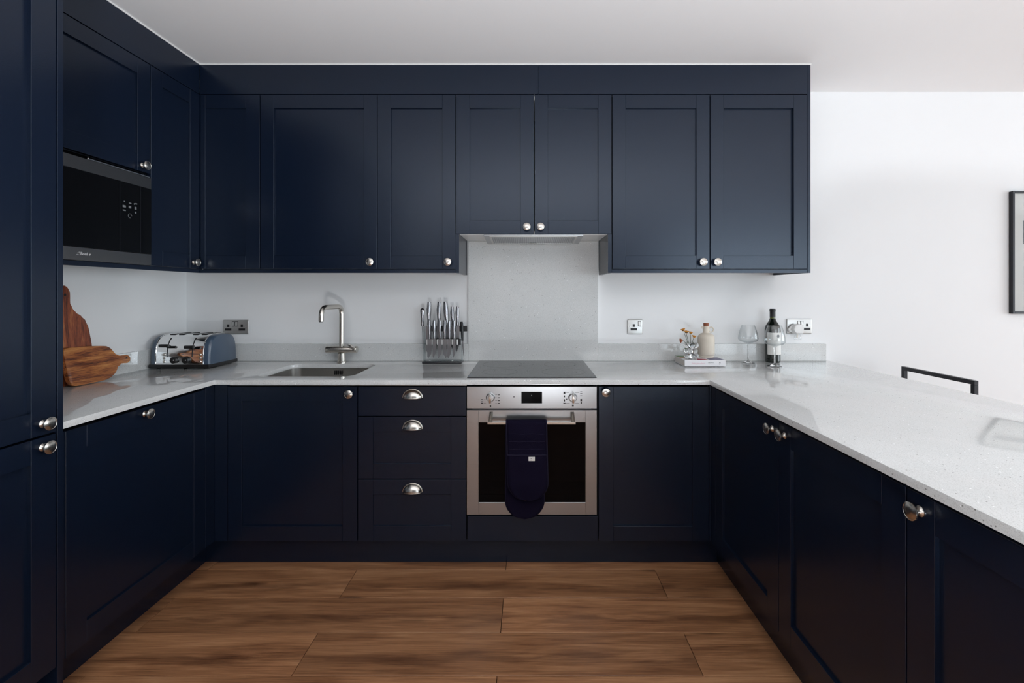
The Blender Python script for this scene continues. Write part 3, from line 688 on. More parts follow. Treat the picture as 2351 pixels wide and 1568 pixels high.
bm = NB(); lathe(bm, [(0, -.05), (.003, -.05), (.003, -.026), (0, -.026)], 10, Matrix.Translation((fx - .003, 2.688, fz))); mk('wick', bm, CERAM, pf)

# ------------------------------------------------------------------ chopping boards
def ray(x, y, X0, k):            # meets the leaning plane X = X0 + k (z - ZW)
    d = (X0 + k * (ZC - ZW)) / ((x - CX) / F + k * (y - CY) / F)
    return d, ZC - (y - CY) * d / F
def smooth_loop(pts, n=4):
    out = []; N = len(pts)
    for i in range(N):
        p0, p1, p2, p3 = [Vector(pts[(i + j) % N]) for j in (-1, 0, 1, 2)]
        for s_ in range(n):
            t = s_ / n
            out.append(tuple(.5 * ((2 * p1) + (p2 - p0) * t + (2 * p0 - 5 * p1 + 4 * p2 - p3) * t * t + (3 * p1 - p0 - 3 * p2 + p3) * t ** 3)))
    return out
def board(label, outline, X0, k, th, m, hole):
    t = thing('chopping_board', label, 'chopping board', (X0, sum(p[0] for p in outline) / len(outline), ZW), 0, 'wooden chopping boards')
    zmin = min(p[1] for p in outline); outline = [(a, b + (ZW + .0008 - zmin)) for a, b in outline]
    bm = NB(); prism(bm, outline, lambda a, b, q: (X0 + k * (b - ZW) - q * th, a, b), b=.004, seg=3)
    mk('board', bm, m, t, ang=60)
    hy, hz_ = hole; bm = NB()
    lathe(bm, [(0, .0004), (.0055, .0004), (.0060, 0)], 20, Matrix.Translation((X0 + k * (hz_ - ZW), hy, hz_)) @ Matrix.Rotation(R(90), 4, 'Y'))
    mk('hanging_hole', bm, BLACK, t)
sm = [(146.5, 806), (150, 799), (157, 796.5), (182, 794.5), (206, 792.8), (238, 792.3), (247, 794), (255, 799), (263, 808.5), (271, 815.4), (279, 814.6), (289, 813), (295, 813.6), (299, 818), (299.6, 823.5), (297, 829), (291, 831.5), (281, 832.2), (274, 834), (270, 842), (266, 852), (258, 861), (247, 868), (232, 872.5), (205, 878), (182, 882.6), (171, 884), (164, 880.5), (159, 872), (154, 852), (149, 826)]
kS = -.20; X0s = -1.889
pts = [ray(x, y, X0s, kS) for x, y in sm]
board('small acacia paddle board lying on its side, handle pointing right', smooth_loop(pts, 3), X0s, kS, .017, WBOARD, ray(290.5, 822.5, X0s, kS))
kT = -.0625; X0t = -1.932
ta = [(149, 656.6), (153.5, 658.6), (158.3, 664), (160.6, 672), (161, 688), (161.4, 699), (164, 709), (171, 717.5), (181, 722.8), (191.5, 730.5), (199.5, 742), (204, 757), (207.5, 774), (210.8, 792)]
rt_ = [ray(x, y, X0t, kT) for x, y in ta]; yc = rt_[0][0]
rt_ += [(rt_[-1][0] + .002, .96), (rt_[-1][0] + .002, .885), (rt_[-1][0] - .010, ZW)]
full = smooth_loop([(yc, rt_[0][1])] + rt_[1:] + [(2 * yc - a, b) for a, b in rt_[:0:-1]], 2)
board('tall acacia paddle board standing upright behind the small one', full, X0t, kT, .0165, WBOARDV, ray(149.3, 677, X0t, kT))

# ------------------------------------------------------------------ toaster
TXL, TXR, TY0, TY1, TZ = -1.911, -1.668, 2.410, 2.640, ZW + .022
ts = thing('toaster', 'four-slice chrome toaster with blue-grey sides on the left worktop corner', 'toaster', ((TXL + TXR) / 2, (TY0 + TY1) / 2, ZW))
def tprof(s=1, n=9, h=.150):
    D = (TY1 - TY0); pts = []
    half = [(0, 0), (.001, .045), (.004, .080), (.010, .104), (.020, .123), (.035, .137), (.055, .1455), (.080, .149), (D / 2, .150)]
    P_ = half + [(D - a, b) for a, b in half[-2::-1]]
    return [(TY0 + D / 2 + (a - D / 2) * s, TZ + b * (1 - (1 - s) * .6)) for a, b in P_]
bm = NB(); prism(bm, tprof(), lambda a, b, q: (TXL + q * (TXR - TXL), a, b)); bd = mk('chrome_body', bm, CHROME, ts, ang=40)
for nm, xs, sg in (('side_cover', TXR, 1), ('side_cover', TXL, -1)):
    bm = NB(); rg = []
    for dx, s in ((0, 1.0), (.012, 1.0), (.022, .985), (.029, .95), (.032, .90)):
        rg.append([bm.verts.new((xs + sg * dx, a, b)) for a, b in tprof(s)])
    for A, Bq in zip(rg, rg[1:]):
        for i in range(len(A)): bm.faces.new((A[i], A[(i + 1) % len(A)], Bq[(i + 1) % len(A)], Bq[i]))
    bm.faces.new(rg[-1]); mk(nm, bm, BLUEG, ts, ang=40)
    bm = NB(); tube(bm, [(xs + sg * .0005, a, b + .0004) for a, b in tprof(1.003)], .0022, 8); mk('chrome_edge', bm, CHROME, bd)
mk('base', B(TXL - .034, TXR + .034, TY0 - .006, TY1 + .004, ZW + .005, TZ + .001, b=.004, seg=2), BLACK, ts)
for xx in (TXL, TXR):
    for y_ in (TY0 + .02, TY1 - .02):
        bm = NB(); lathe(bm, [(0, ZW + .0002), (.009, ZW + .0002), (.009, ZW + .006), (0, ZW + .006)], 16, Matrix.Translation((xx, y_, 0))); mk('rubber_foot', bm, BLACK, ts)
for px in (383.5, 441):
    X = (px - CX) * TY0 / F
    fp = [(TY0 - .0012, .935), (TY0 + .001, .96), (TY0 + .0035, .981), (TY0 + .0095, 1.0007), (TY0 + .0195, 1.0205), (TY0 + .029, 1.030)]
    bm = NB(); prism(bm, [(a, b + .0005) for a, b in fp] + [(a + .004, b - .003) for a, b in fp[::-1]], lambda a, b, q: (X - .002 + q * .004, a, b)); mk('lever_slot', bm, BLACK, bd, smooth=False)
    zl = zy(794 if px < 400 else 797, TY0 - .02)
    bm = NB(); box(bm, X - .024, X + .024, TY0 - .028, TY0 - .012, zl - .0078, zl + .0078, b=.003, seg=2); box(bm, X - .0035, X + .0035, TY0 - .014, TY0 + .004, zl - .004, zl + .004); mk('lever', bm, BLACK, ts)
for px in (397.5, 425):
    X = (px - CX) * (TY0 - .01) / F; Z = zy(827.5, TY0 - .01)
    bm = NB(); lathe(bm, [(0, 0), (.0165, 0), (.0165, .012), (.0145, .015), (0, .016)], 28, Matrix.Translation((X, TY0, Z)) @ MK); kb = mk('browning_knob', bm, BLACK, ts)
    bm = NB(); lathe(bm, [(0, 0), (.003, 0), (0, .0006)], 12, Matrix.Translation((X + .006, TY0 - .0160, Z + .002)) @ MK); mk('indicator_dot', bm, COVER, kb)
for X in (-1.868, -1.6835):
    for Z in (.911, .929, .947):
        bm = NB(); lathe(bm, [(0, 0), (.0062, 0), (.0062, .003), (.005, .0045), (0, .005)], 20, Matrix.Translation((X, TY0 + .0012, Z)) @ MK); mk('button', bm, NICK, ts)
for X in (-1.872, -1.826, -1.753, -1.707):
    mk('bread_slot', B(X - .013, X + .013, TY0 + .065, TY1 - .045, TZ + .1455, TZ + .1505), BLACK, ts, smooth=False)
text('label_print', '4', .012, PRINTG, Matrix.Translation((TXR - .0145, TY0 - .0004, .9745)) @ FACE, bd)

# ------------------------------------------------------------------ knives
ks = thing('knife_stand', 'clear acrylic knife stand with dark base left of the splashback', 'knife stand', (-.478, 2.63, ZW))
mk('base', B(-.585, -.368, 2.580, 2.672, ZW + .0002, ZW + .012, b=.003, seg=2), mat('smoked_base', (.03, .03, .033), .12, spec=.6), ks)
bs = mk('base_top', B(-.578, -.375, 2.588, 2.664, ZW + .0122, ZW + .015, b=.001), ACRYL, ks)
for x in (-.5815, -.372): mk('side_wall', B(x - .002, x + .002, 2.600, 2.662, ZW + .0122, 1.075), ACRYL, ks, smooth=False)
rz0, rz1 = zy(792, 2.60), zy(778.5, 2.60)
mk('front_rack', B(-.569, -.375, 2.603, 2.612, rz0, rz1, b=.001), BLACK, ks)
for px in (980.3, 992, 1003.7, 1015, 1026.7, 1038, 1049.8):
    X = (px - CX) * 2.60 / F; mk('rack_post', B(X - .0028, X + .0028, 2.600, 2.6135, rz0 + .001, rz1 - .001, b=.0008), WHITE, ks)
mk('back_rack', B(-.569, -.345, 2.640, 2.648, zy(761, 2.64), zy(748, 2.64), b=.001), BLACK, ks)
for X in (-.545, -.42):
    bm = NB(); lathe(bm, [(0, 0), (.005, 0), (.005, .002), (0, .003)], 16, Matrix.Translation((X, 2.590, ZW + .015))); mk('chrome_stud', bm, CHROME, ks)
def handle_mesh(bm, X, y, z0, z1, w, lean=0, cap=True):
    prof = [(0, .42), (.05, .50), (.22, .46), (.45, .62), (.68, .72), (.86, .60), (.96, .56), (1, .50)]
    pts, rad = [], []
    for t, q in prof:
        pts.append((X + lean * (t - .2) * (z1 - z0) - (q - .5) * .006, y, z0 + (z1 - z0) * t)); rad.append(w * q * 1.62)
    tube(bm, pts, rad, 14)
def knife(label, px_top, py_top, py_bot, y, bl, bw, w, side=1, lean=0, group='steel-handled knives in the stand'):
    X = (px_top - CX) * y / F; z1 = zy(py_top, y); z0 = zy(py_bot, y)
    t = thing('kitchen_knife', label, 'knife', (X, y, z0 - bl), 0, group)
    bm = NB(); handle_mesh(bm, X, y, z0, z1, w, lean); mk('handle', bm, KNIFE, t, ang=60)
    bm = NB(); s = side
    o_ = [(-s * bw * .5, 0), (-s * bw * .5, -bl * .55), (-s * bw * .42, -bl * .75), (s * bw * .30, -bl), (s * bw * .5, -bl * .9), (s * bw * .5, 0)]
    prism(bm, o_, lambda a, b, q: (X + a, y - .0008 + q * .0016, z0 + b + .001)); mk('blade', bm, BLADE, t, smooth=False)
ords = ['first', 'second', 'third', 'fourth', 'fifth', 'sixth']
for i, (px, bw, s, bl, top) in enumerate(((986, .024, -1, .108, 735.5), (997, .017, -1, .106, 735), (1009.5, .022, -1, .108, 735), (1021, .021, 1, .108, 735), (1031.5, .021, -1, .108, 735.5), (1042.5, .016, -1, .106, 735.5))):
    knife('short steel steak knife, %s from the left in the front row' % ords[i], px, top, 778.5, 2.596, bl, bw, .0085, s)
for i, (px, top, w, bw, ln, wd) in enumerate(((984.5, 693, .0115, .030, .03, 'leftmost'), (1007.5, 693, .0115, .028, .03, 'second'), (1025.5, 692.5, .0125, .036, -.06, 'middle'), (1039.5, 704, .0095, .022, -.04, 'fourth'), (1050.5, 704, .0095, .020, .0, 'rightmost'))):
    knife('long steel kitchen knife standing taller, %s of the back row' % wd, px, top, 748, 2.634, .15, bw, w, 1 if i % 2 else -1, ln, 'tall knives in the back row of the stand')
X = (969.8 - CX) * 2.63 / F
t = thing('sharpening_steel', 'round-handled sharpening steel hanging at the left of the knife stand', 'sharpening steel', (X, 2.63, .97))
bm = NB(); tube(bm, [(X, 2.63, zy(a, 2.63)) for a in (748, 745, 735, 725, 715, 710, 707)], [.0085, .0095, .0085, .0095, .0125, .0118, .004], 18); mk('handle', bm, KNIFE, t, ang=60)
bm = NB(); tube(bm, [(X + .001, 2.63, zy(748, 2.63)), (X + .004, 2.63, zy(800, 2.63))], .0032, 12); mk('rod', bm, BLADE, t)
Xa = (1059.5 - CX) * 2.63 / F
t = thing('kitchen_scissors', 'black-handled scissors hanging at the right of the knife stand', 'scissors', (Xa, 2.63, .91))
bm = NB(); tube(bm, [(Xa, 2.63, zy(738.5, 2.63)), (Xa + .001, 2.63, zy(742, 2.63)), (Xa + .004, 2.63, zy(762, 2.63)), (Xa + .006, 2.63, zy(782, 2.63))], [.006, .0085, .0080, .0055], 12); mk('handle', bm, BLACK, t)
bm = NB(); prism(bm, [(-.0045, 0), (.0045, 0), (.006, -.05), (.010, -.09), (.006, -.088), (.001, -.05)], lambda a, b, q: (Xa + .006 + a, 2.628 + q * .003, zy(781, 2.63) + b)); mk('blade', bm, BLADE, t, smooth=False)

# ------------------------------------------------------------------ right worktop: book, vase, jug, glasses, bottle
BX0, BX1, BY0, BY1, BT = .8275, 1.044, 2.493, 2.668, .034
bk = thing('book', 'thick white-spined paperback book lying under vase and jug', 'book', ((BX0 + BX1) / 2, (BY0 + BY1) / 2, ZW))
zt2 = ZW + BT
mk('pages', B(BX0 + .002, BX1 - .002, BY0 + .003, BY1 - .002, ZW + .0022, zt2 - .0015), PAGES, bk, smooth=False)
cv = mk('front_cover', B(BX0, BX1, BY0, BY1, zt2 - .0014, zt2, b=.0003), COVER, bk, smooth=False)
mk('back_cover', B(BX0, BX1, BY0, BY1, ZW + .0003, ZW + .002, b=.0003), COVER, bk, smooth=False)
sp = mk('spine', B(BX0, BX1, BY0 - .0006, BY0 + .003, ZW + .0005, zt2 - .0002, b=.0004), COVER, bk, smooth=False)
text('spine_title', 'living modern', .0135, PRINTP, Matrix.Translation((BX0 + .036, BY0 - .0010, ZW + .0125)) @ FACE, sp, squeeze=.98)
text('spine_subtitle', 'Bringing contemporary', .0042, PRINTG, Matrix.Translation((BX0 + .124, BY0 - .0010, ZW + .0195)) @ FACE, sp, squeeze=.75)
text('spine_subtitle', 'design into your home', .0042, PRINTG, Matrix.Translation((BX0 + .124, BY0 - .0010, ZW + .0130)) @ FACE, sp, squeeze=.85)
bm = NB(); X = BX0 + .1855; Z = ZW + .0165
for a0 in (0, math.pi): tube(bm, [(X + .0036 * math.cos(a0 + t * .4), BY0 - .0009, Z + .0042 * math.sin(a0 + t * .4 + .3)) for t in range(7)], .0010, 6)
mk('publisher_mark', bm, PRINTK, sp)
def patch(nm, pts, m):
    bm = NB(); prism(bm, pts, lambda a, b, q: (BX0 + a, BY0 + b, zt2 + q * .0002)); mk(nm, bm, m, cv, smooth=False)
patch('cover_picture', [(.002, .110), (.085, .110), (.085, .174), (.002, .174)], PCOL[0])
patch('cover_picture', [(.002, .060), (.030, .060), (.034, .106), (.002, .106)], PCOL[1])
patch('cover_picture', [(.070, .004), (.128, .004), (.120, .040), (.080, .044)], PCOL[2])
patch('cover_picture', [(.134, .004), (.212, .004), (.212, .100), (.150, .100), (.136, .050)], PCOL[3])
# vase of glass bubbles
vx, vy = (1587 - CX) * 2.54 / F, 2.545
vs_ = thing('bubble_vase', 'small clear glass bubble vase holding flowers on the book', 'vase', (vx, vy, zt2))
bm = NB()
for lv in range(3):
    for k in range(5):
        a_ = 2 * math.pi * (k + .5 * lv) / 5 - math.pi / 2
        bmesh.ops.create_uvsphere(bm, u_segments=16, v_segments=10, radius=.0158, matrix=Matrix.Translation((vx + .0245 * math.cos(a_), vy + .0245 * math.sin(a_), zt2 + .0162 + lv * .0285)))
mk('glass_bubbles', bm, GLASS, vs_, ang=180)
bm = NB(); lathe(bm, [(0, zt2 + .006), (.016, zt2 + .006), (.017, zt2 + .03), (.018, zt2 + .082), (.0165, zt2 + .083), (.0155, zt2 + .03), (.013, zt2 + .010), (0, zt2 + .009)], 20, Matrix.Translation((vx, vy, 0)))
mk('inner_tube', bm, GLASS, vs_)
def flower(label, px, py, d, tilt, m, r=.0105):
    top = PX(px, py, d); bs_ = Vector((vx + (top.x - vx) * -.15, vy + (top.y - vy) * -.15, zt2 + .016))
    t = thing('flower', label, 'flower', bs_, 0, 'flowers in the bubble vase')
    mid = Vector((vx + (top.x - vx) * .25, vy, zt2 + .075))
    bm = NB(); tube(bm, arc3(bs_, mid, top, 8), .0011, 6); mk('stem', bm, GREEN, t)
    M = Matrix.Translation(top) @ Matrix.Rotation(tilt, 4, 'Y')
    bm = NB()
    for ringn, (rr, up, cnt) in enumerate(((r, .002, 12), (r * .75, .005, 10), (r * .5, .007, 7))):
        for k in range(cnt):
            A = M @ Matrix.Rotation(2 * math.pi * (k + .3 * ringn) / cnt, 4, 'Z') @ Matrix.Rotation(R(-38 - 17 * ringn), 4, 'Y')
            o_ = [(.001, -.0015), (rr * .6, -.0046), (rr, -.0024), (rr * 1.05, 0), (rr, .0024), (rr * .6, .0046), (.001, .0015)]
            bm.faces.new([bm.verts.new(A @ Vector((a, b, up + (a / rr) ** 2 * .001))) for a, b in o_])
    mk('petals', bm, m, t, smooth=False)
    bm = NB(); bmesh.ops.create_uvsphere(bm, u_segments=12, v_segments=8, radius=r * .38, matrix=M @ Matrix.Translation((0, 0, .007)) @ Matrix.Diagonal((1, 1, .7, 1)))
    mk('flower_centre', bm, YELC, t)
flower('orange flower with dark top, highest and leftmost of the bunch', 1569.5, 761, 2.545, R(-18), ORANGE, .0190)
flower('full orange flower in the middle of the bunch', 1575.5, 766, 2.52, R(4), ORANGE, .0205)
flower('yellow-orange flower nearest the jug neck, upper right', 1585, 767.5, 2.55, R(10), ORANGE, .0180)
flower('small yellow-orange flower lowest at the right, beside the jug', 1592.5, 776, 2.53, R(16), ORANGE, .0175)
flower('rust-brown flower drooping sideways over the left rim of the vase', 1568, 781.5, 2.52, R(-95), RUST, .0190)
lf = thing('leaf_sprig', 'dark green leaves sitting in the mouth of the bubble vase', 'leaves', (vx, vy, zt2 + .02))
for k in range(6):
    a_ = k * 1.05; M = Matrix.Translation((vx, vy - .004, zt2 + .060 + .006 * (k % 3))) @ Matrix.Rotation(a_, 4, 'Z') @ Matrix.Rotation(R(-52), 4, 'Y')
    bm = NB(); prism(bm, [(0, 0), (.006, -.0035), (.013, -.0035), (.021, 0), (.013, .0035), (.006, .0035)], lambda a, b, q: M @ Vector((a, b, q * .0004))); mk('leaf', bm, GREEN, lf, smooth=False)
# jug
jx, jy = (1621 - CX) * 2.605 / F, 2.605
jg = thing('ceramic_jug', 'cream ceramic oil jug with red-brown stopper on the book', 'jug', (jx, jy, zt2))
JM = Matrix.Translation((jx, jy, zt2))
bm = NB(); lathe(bm, [(0, 0), (.0385, 0), (.040, .002), (.040, .008), (.0385, .0095), (.041, .013), (.0445, .020), (.0452, .028), (.0452, .100), (.0442, .112), (.040, .122), (.033, .129), (.024, .1325), (.0178, .1345), (.0168, .138), (.0168, .172), (.0155, .1735), (.0138, .172), (.0138, .14), (0, .14)], 40, JM)
mk('body', bm, CERAM, jg, ang=60)
bm = NB(); lathe(bm, [(0, .158), (.0128, .158), (.0142, .186), (.0140, .1885), (0, .189)], 28, JM); mk('stopper', bm, CORK, jg)
bm = NB(); tube(bm, [(jx + .0285 + .0130 * math.cos(R(a)), jy, zt2 + .1525 + .0140 * math.sin(R(a))) for a in range(-170, 171, 17)], .0032, 10); mk('handle', bm, CERAM, jg)
bm = NB(); prism(bm, [(-.0165, -.006), (-.0165, .006), (-.027, 0)], lambda a, b, q: (jx + a * (1 if q else .97), jy + b * (1 if q else .4), zt2 + (.1715 if q else .158)), b=.0008); mk('spout', bm, CERAM, jg)
# wine glasses
def wineglass(label, px, y, zrim, zbot, rmax, rrim):
    X = (px - CX) * y / F; t = thing('wine_glass', label, 'wine glass', (X, y, ZW), 0, 'wine glasses')
    z0 = ZW; hb_ = zrim - zbot; k = .0011
    out = [(0, z0 + .0005), (.036, z0 + .0005), (.0365, z0 + .0015), (.022, z0 + .0045), (.008, z0 + .009), (.0042, z0 + .018), (.0036, z0 + .05), (.0036, zbot - .022), (.0048, zbot - .007), (.012, zbot + .000), (rmax * .80, zbot + .010), (rmax * .96, zbot + hb_ * .17), (rmax, zbot + hb_ * .27), (rmax * .97, zbot + hb_ * .42), (rmax * .85, zbot + hb_ * .70), (rrim, zrim)]
    inn = [(rrim - k, zrim), (rmax * .85 - k, zbot + hb_ * .70), (rmax * .97 - k, zbot + hb_ * .42), (rmax - k, zbot + hb_ * .27), (rmax * .96 - k, zbot + hb_ * .175), (rmax * .79, zbot + .0125), (.012, zbot + .003), (0, zbot + .002)]
    bm = NB(); lathe(bm, out[:9] + [(0, out[8][1])], 40, Matrix.Translation((X, y, 0))); bmesh.ops.remove_doubles(bm, verts=bm.verts, dist=1e-6); mk('foot_and_stem', bm, GLASS, t, ang=60); bm = NB()
    lathe(bm, out[8:] + [(q, w_) for q, w_ in inn], 40, Matrix.Translation((X, y, 0)))
    bmesh.ops.remove_doubles(bm, verts=bm.verts, dist=1e-6)
    mk('glass_bowl', bm, THING, t, ang=60)
wineglass('empty wine glass standing free between jug and wine bottle', 1717.7, 2.625, zy(746.5, 2.63), zy(787.5, 2.63), .0520, .034)
wineglass('empty wine glass standing right in front of the wine bottle', 1778.6, 2.505, zy(747.5, 2.50), zy(794.8, 2.50), .0525, .034)
# bottle
bx, by = (1773.8 - CX) * 2.648 / F, 2.648
bt = thing('wine_bottle', 'dark wine bottle with white label behind the right wine glass', 'bottle', (bx, by, ZW)); BM = Matrix.Translation((bx, by, ZW))
bm = NB(); lathe(bm, [(0, .0004), (.036, .0004), (.0395, .004), (.040, .012), (.0405, .18), (.0395, .192), (.035, .207), (.026, .222), (.0185, .233), (.0155, .245), (.0145, .2455), (0, .2455)], 40, BM); mk('bottle_body', bm, WINE, bt, ang=60)
bm = NB(); lathe(bm, [(0, .2440), (.0148, .2440), (.0142, .262), (0, .262)], 28, BM); mk('neck', bm, NECKG, bt)
bm = NB(); lathe(bm, [(0, .2560), (.0150, .2560), (.0148, .285), (.0160, .286), (.0160, .2985), (.0145, .3005), (0, .3005)], 28, BM); mk('foil_capsule', bm, BLACK, bt)
Zl0, Zl1 = zy(814.5, by - .04) - ZW, zy(764, by - .04) - ZW
bm = NB(); lathe(bm, [(.0410, Zl0), (.0412, Zl0 + .001), (.0412, Zl1 - .001), (.0410, Zl1)], 30, BM, R(-90 - 66), R(-90 + 100)); lb = mk('label', bm, PAPER, bt, ang=60)
def onb(ang, z): return Matrix.Translation((bx, by, ZW)) @ Matrix.Rotation(R(ang), 4, 'Z') @ Matrix.Translation((0, -.0413, z))
bm = NB(); lathe(bm, [(0, 0), (.0085, 0), (.0085, .0004), (0, .0004)], 24, onb(14, .150) @ MK); mk('emblem', bm, PRINTG, lb)
text('label_lettering', 'VINO ROSSO', .0048, PRINTK, onb(-8, .121) @ Matrix.Translation((-.014, -.0010, 0)) @ FACE, lb)

# ------------------------------------------------------------------ oven glove over the handle
gv = thing('oven_glove', 'navy quilted double oven glove hanging over the oven handle', 'oven glove', (-.01, YH, .30))
def glove_strip(xc0, xc1, hw, path, round_end, sub=13, wav=.0015, seed=1):
    bm = NB(); rows = []; n = len(path); rnd = random.Random(seed)
    Lt = [0]
    for p, q in zip(path, path[1:]): Lt.append(Lt[-1] + math.hypot(q[0] - p[0], q[1] - p[1]))
    tot = Lt[-1]
    for i, (y, z) in enumerate(path):
        rem = tot - Lt[i]; w = hw
        if rem < round_end: w = hw * math.sqrt(max(1e-4, 1 - (1 - rem / round_end) ** 2))
        xc_ = xc0 + (xc1 - xc0) * Lt[i] / tot
        rowv = []
        for j in range(sub):
            s = -1 + 2 * j / (sub - 1)
            rowv.append(bm.verts.new((xc_ + s * w, y + wav * math.sin(9 * z + 3 * s) - wav * 1.6 * (1 - s * s) * (.4 + .6 * math.sin(z * 60 + seed)), z)))
        rows.append(rowv)
    for A, Bq in zip(rows, rows[1:]):
        for j in range(sub - 1): bm.faces.new((A[j], A[j + 1], Bq[j + 1], Bq[j]))
    return bm
def solidify(o, t, off=1):
    md = o.modifiers.new('thickness', 'SOLIDIFY'); md.thickness = t; md.offset = off; return o
zf, zbk = zy(1150, 2.082), zy(1191, 2.125)
N_ = 44
over = [(YH + .016 * math.cos(R(a)), .682 + .013 * math.sin(R(a))) for a in range(0, 181, 20)]
front = [(YH - .016 - .006 * math.sin(i / N_ * 3), .682 - (.682 - zf) * i / N_) for i in range(1, N_ + 1)]
bm = glove_strip((1208 - CX) * 2.09 / F, (1213 - CX) * 2.085 / F, .0885, over + front, .085, wav=.0018)
solidify(mk('front_mitt', bm, MITT, gv), .006, 0)
back = [(YH + .016 + .010 * math.sin(i / N_ * 2.6), .682 - (.682 - zbk) * i / N_) for i in range(0, N_ + 1)]
bm = glove_strip((1206 - CX) * 2.12 / F, (1204.5 - CX) * 2.125 / F, .0875, back, .085, wav=.001, seed=4)
solidify(mk('back_mitt', bm, MITT, gv), .006, 0)
zpk = zy(1044, 2.08)
pocket = [(YH - .027 - .004 * math.sin(i / 26 * 3), zpk - (zpk - zf - .002) * i / 26) for i in range(27)]
bm = glove_strip((1209.5 - CX) * 2.08 / F, (1213 - CX) * 2.08 / F, .0865, pocket, .083, wav=.002, seed=2)
pk_ = solidify(mk('hand_pocket', bm, MITT, gv), .006, 0)
# piping round the front mitt and the pocket mouth
def edge_of(path, xc0, xc1, hw, round_end, dy=-.003):
    Lt = [0]
    for p, q in zip(path, path[1:]): Lt.append(Lt[-1] + math.hypot(q[0] - p[0], q[1] - p[1]))
    tot = Lt[-1]; Lp, Rp = [], []
    for i, (y, z) in enumerate(path):
        rem = tot - Lt[i]; w = hw * (math.sqrt(max(0, 1 - (1 - rem / round_end) ** 2)) if rem < round_end else 1); xx = xc0 + (xc1 - xc0) * Lt[i] / tot
        Lp.append((xx - w, y + dy, z)); Rp.append((xx + w, y + dy, z))
    return Lp + Rp[-2::-1]
bm = NB(); tube(bm, edge_of(over + front, (1208 - CX) * 2.09 / F, (1213 - CX) * 2.085 / F, .0885, .085), .0033, 8); mk('piping', bm, MITTP, gv)
bm = NB(); tube(bm, edge_of(back, (1206 - CX) * 2.12 / F, (1204.5 - CX) * 2.125 / F, .0875, .085, dy=0), .0033, 8); mk('piping', bm, MITTP, gv)
bm = NB(); xa = (1209.5 - CX) * 2.08 / F; tube(bm, [(xa - .0865 + .173 * i / 12, YH - .0305 - .0025 * (1 - ((i - 6) / 6) ** 2), zpk + .0005) for i in range(13)], .0030, 8); mk('pocket_binding', bm, MITTP, gv)
for k in range(5):
    z = .668 - .028 - k * .034; bm = NB(); tube(bm, [(xa - .080 + .16 * i / 14, YH - .0260 - .001 * math.sin(i + k), z + .0015 * math.sin(i * .9 + k)) for i in range(15)], .0012, 6); mk('quilt_stitching', bm, MITTP, gv)
lx0, lx1 = (1213.5 - CX) * 2.066 / F, (1228 - CX) * 2.066 / F
mk('sewn_label', B(lx0, lx1, 2.0655, 2.0675, zy(1058.5, 2.066), zy(1049, 2.066), b=.0003), PAPER, gv, smooth=False)
lt = [o for o in gv.children if o.name.startswith('sewn_label')][0]
text('label_lettering', 'home', .0045, PRINTG, Matrix.Translation((lx0 + .005, 2.0653, zy(1057.2, 2.066))) @ FACE, lt)
bm = NB(); lathe(bm, [(0, 0), (.0018, 0), (.0018, .0003), (0, .0003)], 12, Matrix.Translation((lx0 + .011, 2.0655, zy(1053, 2.066))) @ MK); mk('label_emblem', bm, PRINTG, lt)

# ------------------------------------------------------------------ picture and bar chair
pc = thing('framed_picture', 'black-framed picture with white mount cut by the right photo edge', 'picture', (3.03, YB, zy(720, 2.7)))
px0, px1, pz0, pz1 = (2316 - CX) * YB / F, 3.28, zy(720, 2.695), zy(438.5, 2.695)
bm = NB()
for (a, b_, c, d) in ((px0, px0 + .012, pz0, pz1), (px1 - .012, px1, pz0, pz1), (px0 + .012, px1 - .012, pz0, pz0 + .012), (px0 + .012, px1 - .012, pz1 - .012, pz1)): box(bm, a, b_, YB - .024, YB - .0005, c, d, b=.0008)
mk('frame', bm, BLKMET, pc, smooth=False)
mk('mount', B(px0 + .010, px1 - .010, YB - .012, YB - .010, pz0 + .010, pz1 - .010), PAPER, pc, smooth=False)
mk('print', B((2349 - CX) * 2.705 / F, px1 - .10, YB - .0125, YB - .0118, zy(560, 2.705), zy(506, 2.705)), PRINTG, pc, smooth=False)
mk('glazing', B(px0 + .011, px1 - .011, YB - .018, YB - .0165, pz0 + .011, pz1 - .011), THING, pc, smooth=False)

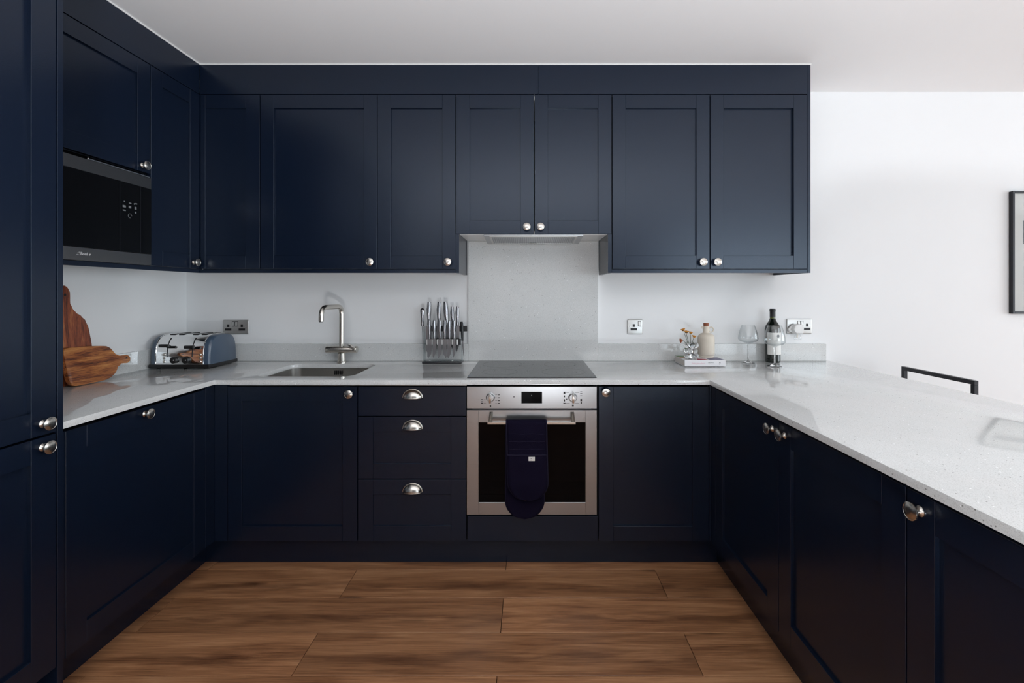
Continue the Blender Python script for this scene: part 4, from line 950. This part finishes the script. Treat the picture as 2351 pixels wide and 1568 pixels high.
CXB, cy0, cy1, czt = 2.045, 2.137, 2.557, ZC - .1963 * 2.045
ch = thing('bar_chair', 'black metal bar chair with open frame back behind the peninsula', 'chair', (1.86, 2.347, 0))
tb = .0195
for y in (cy0, cy1 - tb):
    mk('leg', B(CXB - tb, CXB, y, y + tb, 0, czt - tb, b=.001), BLKMET, ch, smooth=False)
    mk('leg', B(1.66, 1.66 + tb, y, y + tb, 0, .60, b=.001), BLKMET, ch, smooth=False)
    mk('seat_rail', B(1.66 + tb, CXB - tb, y, y + tb, .58, .60, b=.001), BLKMET, ch, smooth=False)
    mk('foot_rail', B(1.66 + tb, CXB - tb, y, y + tb, .20, .215, b=.001), BLKMET, ch, smooth=False)
mk('back_rail', B(CXB - tb, CXB, cy0, cy1, czt - tb + .0005, czt, b=.001), BLKMET, ch, smooth=False)
mk('seat', B(1.655, CXB - tb, cy0 - .005, cy1 + .005, .6005, .640, b=.008, seg=3), BLACK, ch)
for xx in (1.66, CXB - tb): mk('cross_rail', B(xx, xx + tb, cy0 + tb, cy1 - tb, .20, .215, b=.001), BLKMET, ch, smooth=False)

# ------------------------------------------------------------------ unseen low uplighter added behind the camera to brighten the ceiling
LX_, LY_ = .2, -1.2
fl = thing('added_uplighter', 'low round white uplighter, unseen, added behind the camera to brighten the ceiling', 'lamp', (LX_, LY_, 0.012)); LM = Matrix.Translation((LX_, LY_, 0.012))
bm = NB(); lathe(bm, [(0, 0), (.16, 0), (.165, .01), (.165, .06), (0, .06)], 36, LM); mk('base', bm, WHITE, fl)
bm = NB(); lathe(bm, [(.16, .06), (.25, .22), (.245, .22), (.155, .07), (0, .07)], 36, LM); mk('fill_light_shade', bm, WHITE, fl)
l = bpy.data.lights.new('ceiling_fill_light', 'AREA'); l.shape = 'DISK'; l.size = .36; l.energy = 168; l.color = (.93, .96, 1)
o = bpy.data.objects.new('ceiling_fill_light', l); C.objects.link(o); o.location = (0, 0, .158); o.rotation_euler = (R(180), 0, 0); o.parent = fl
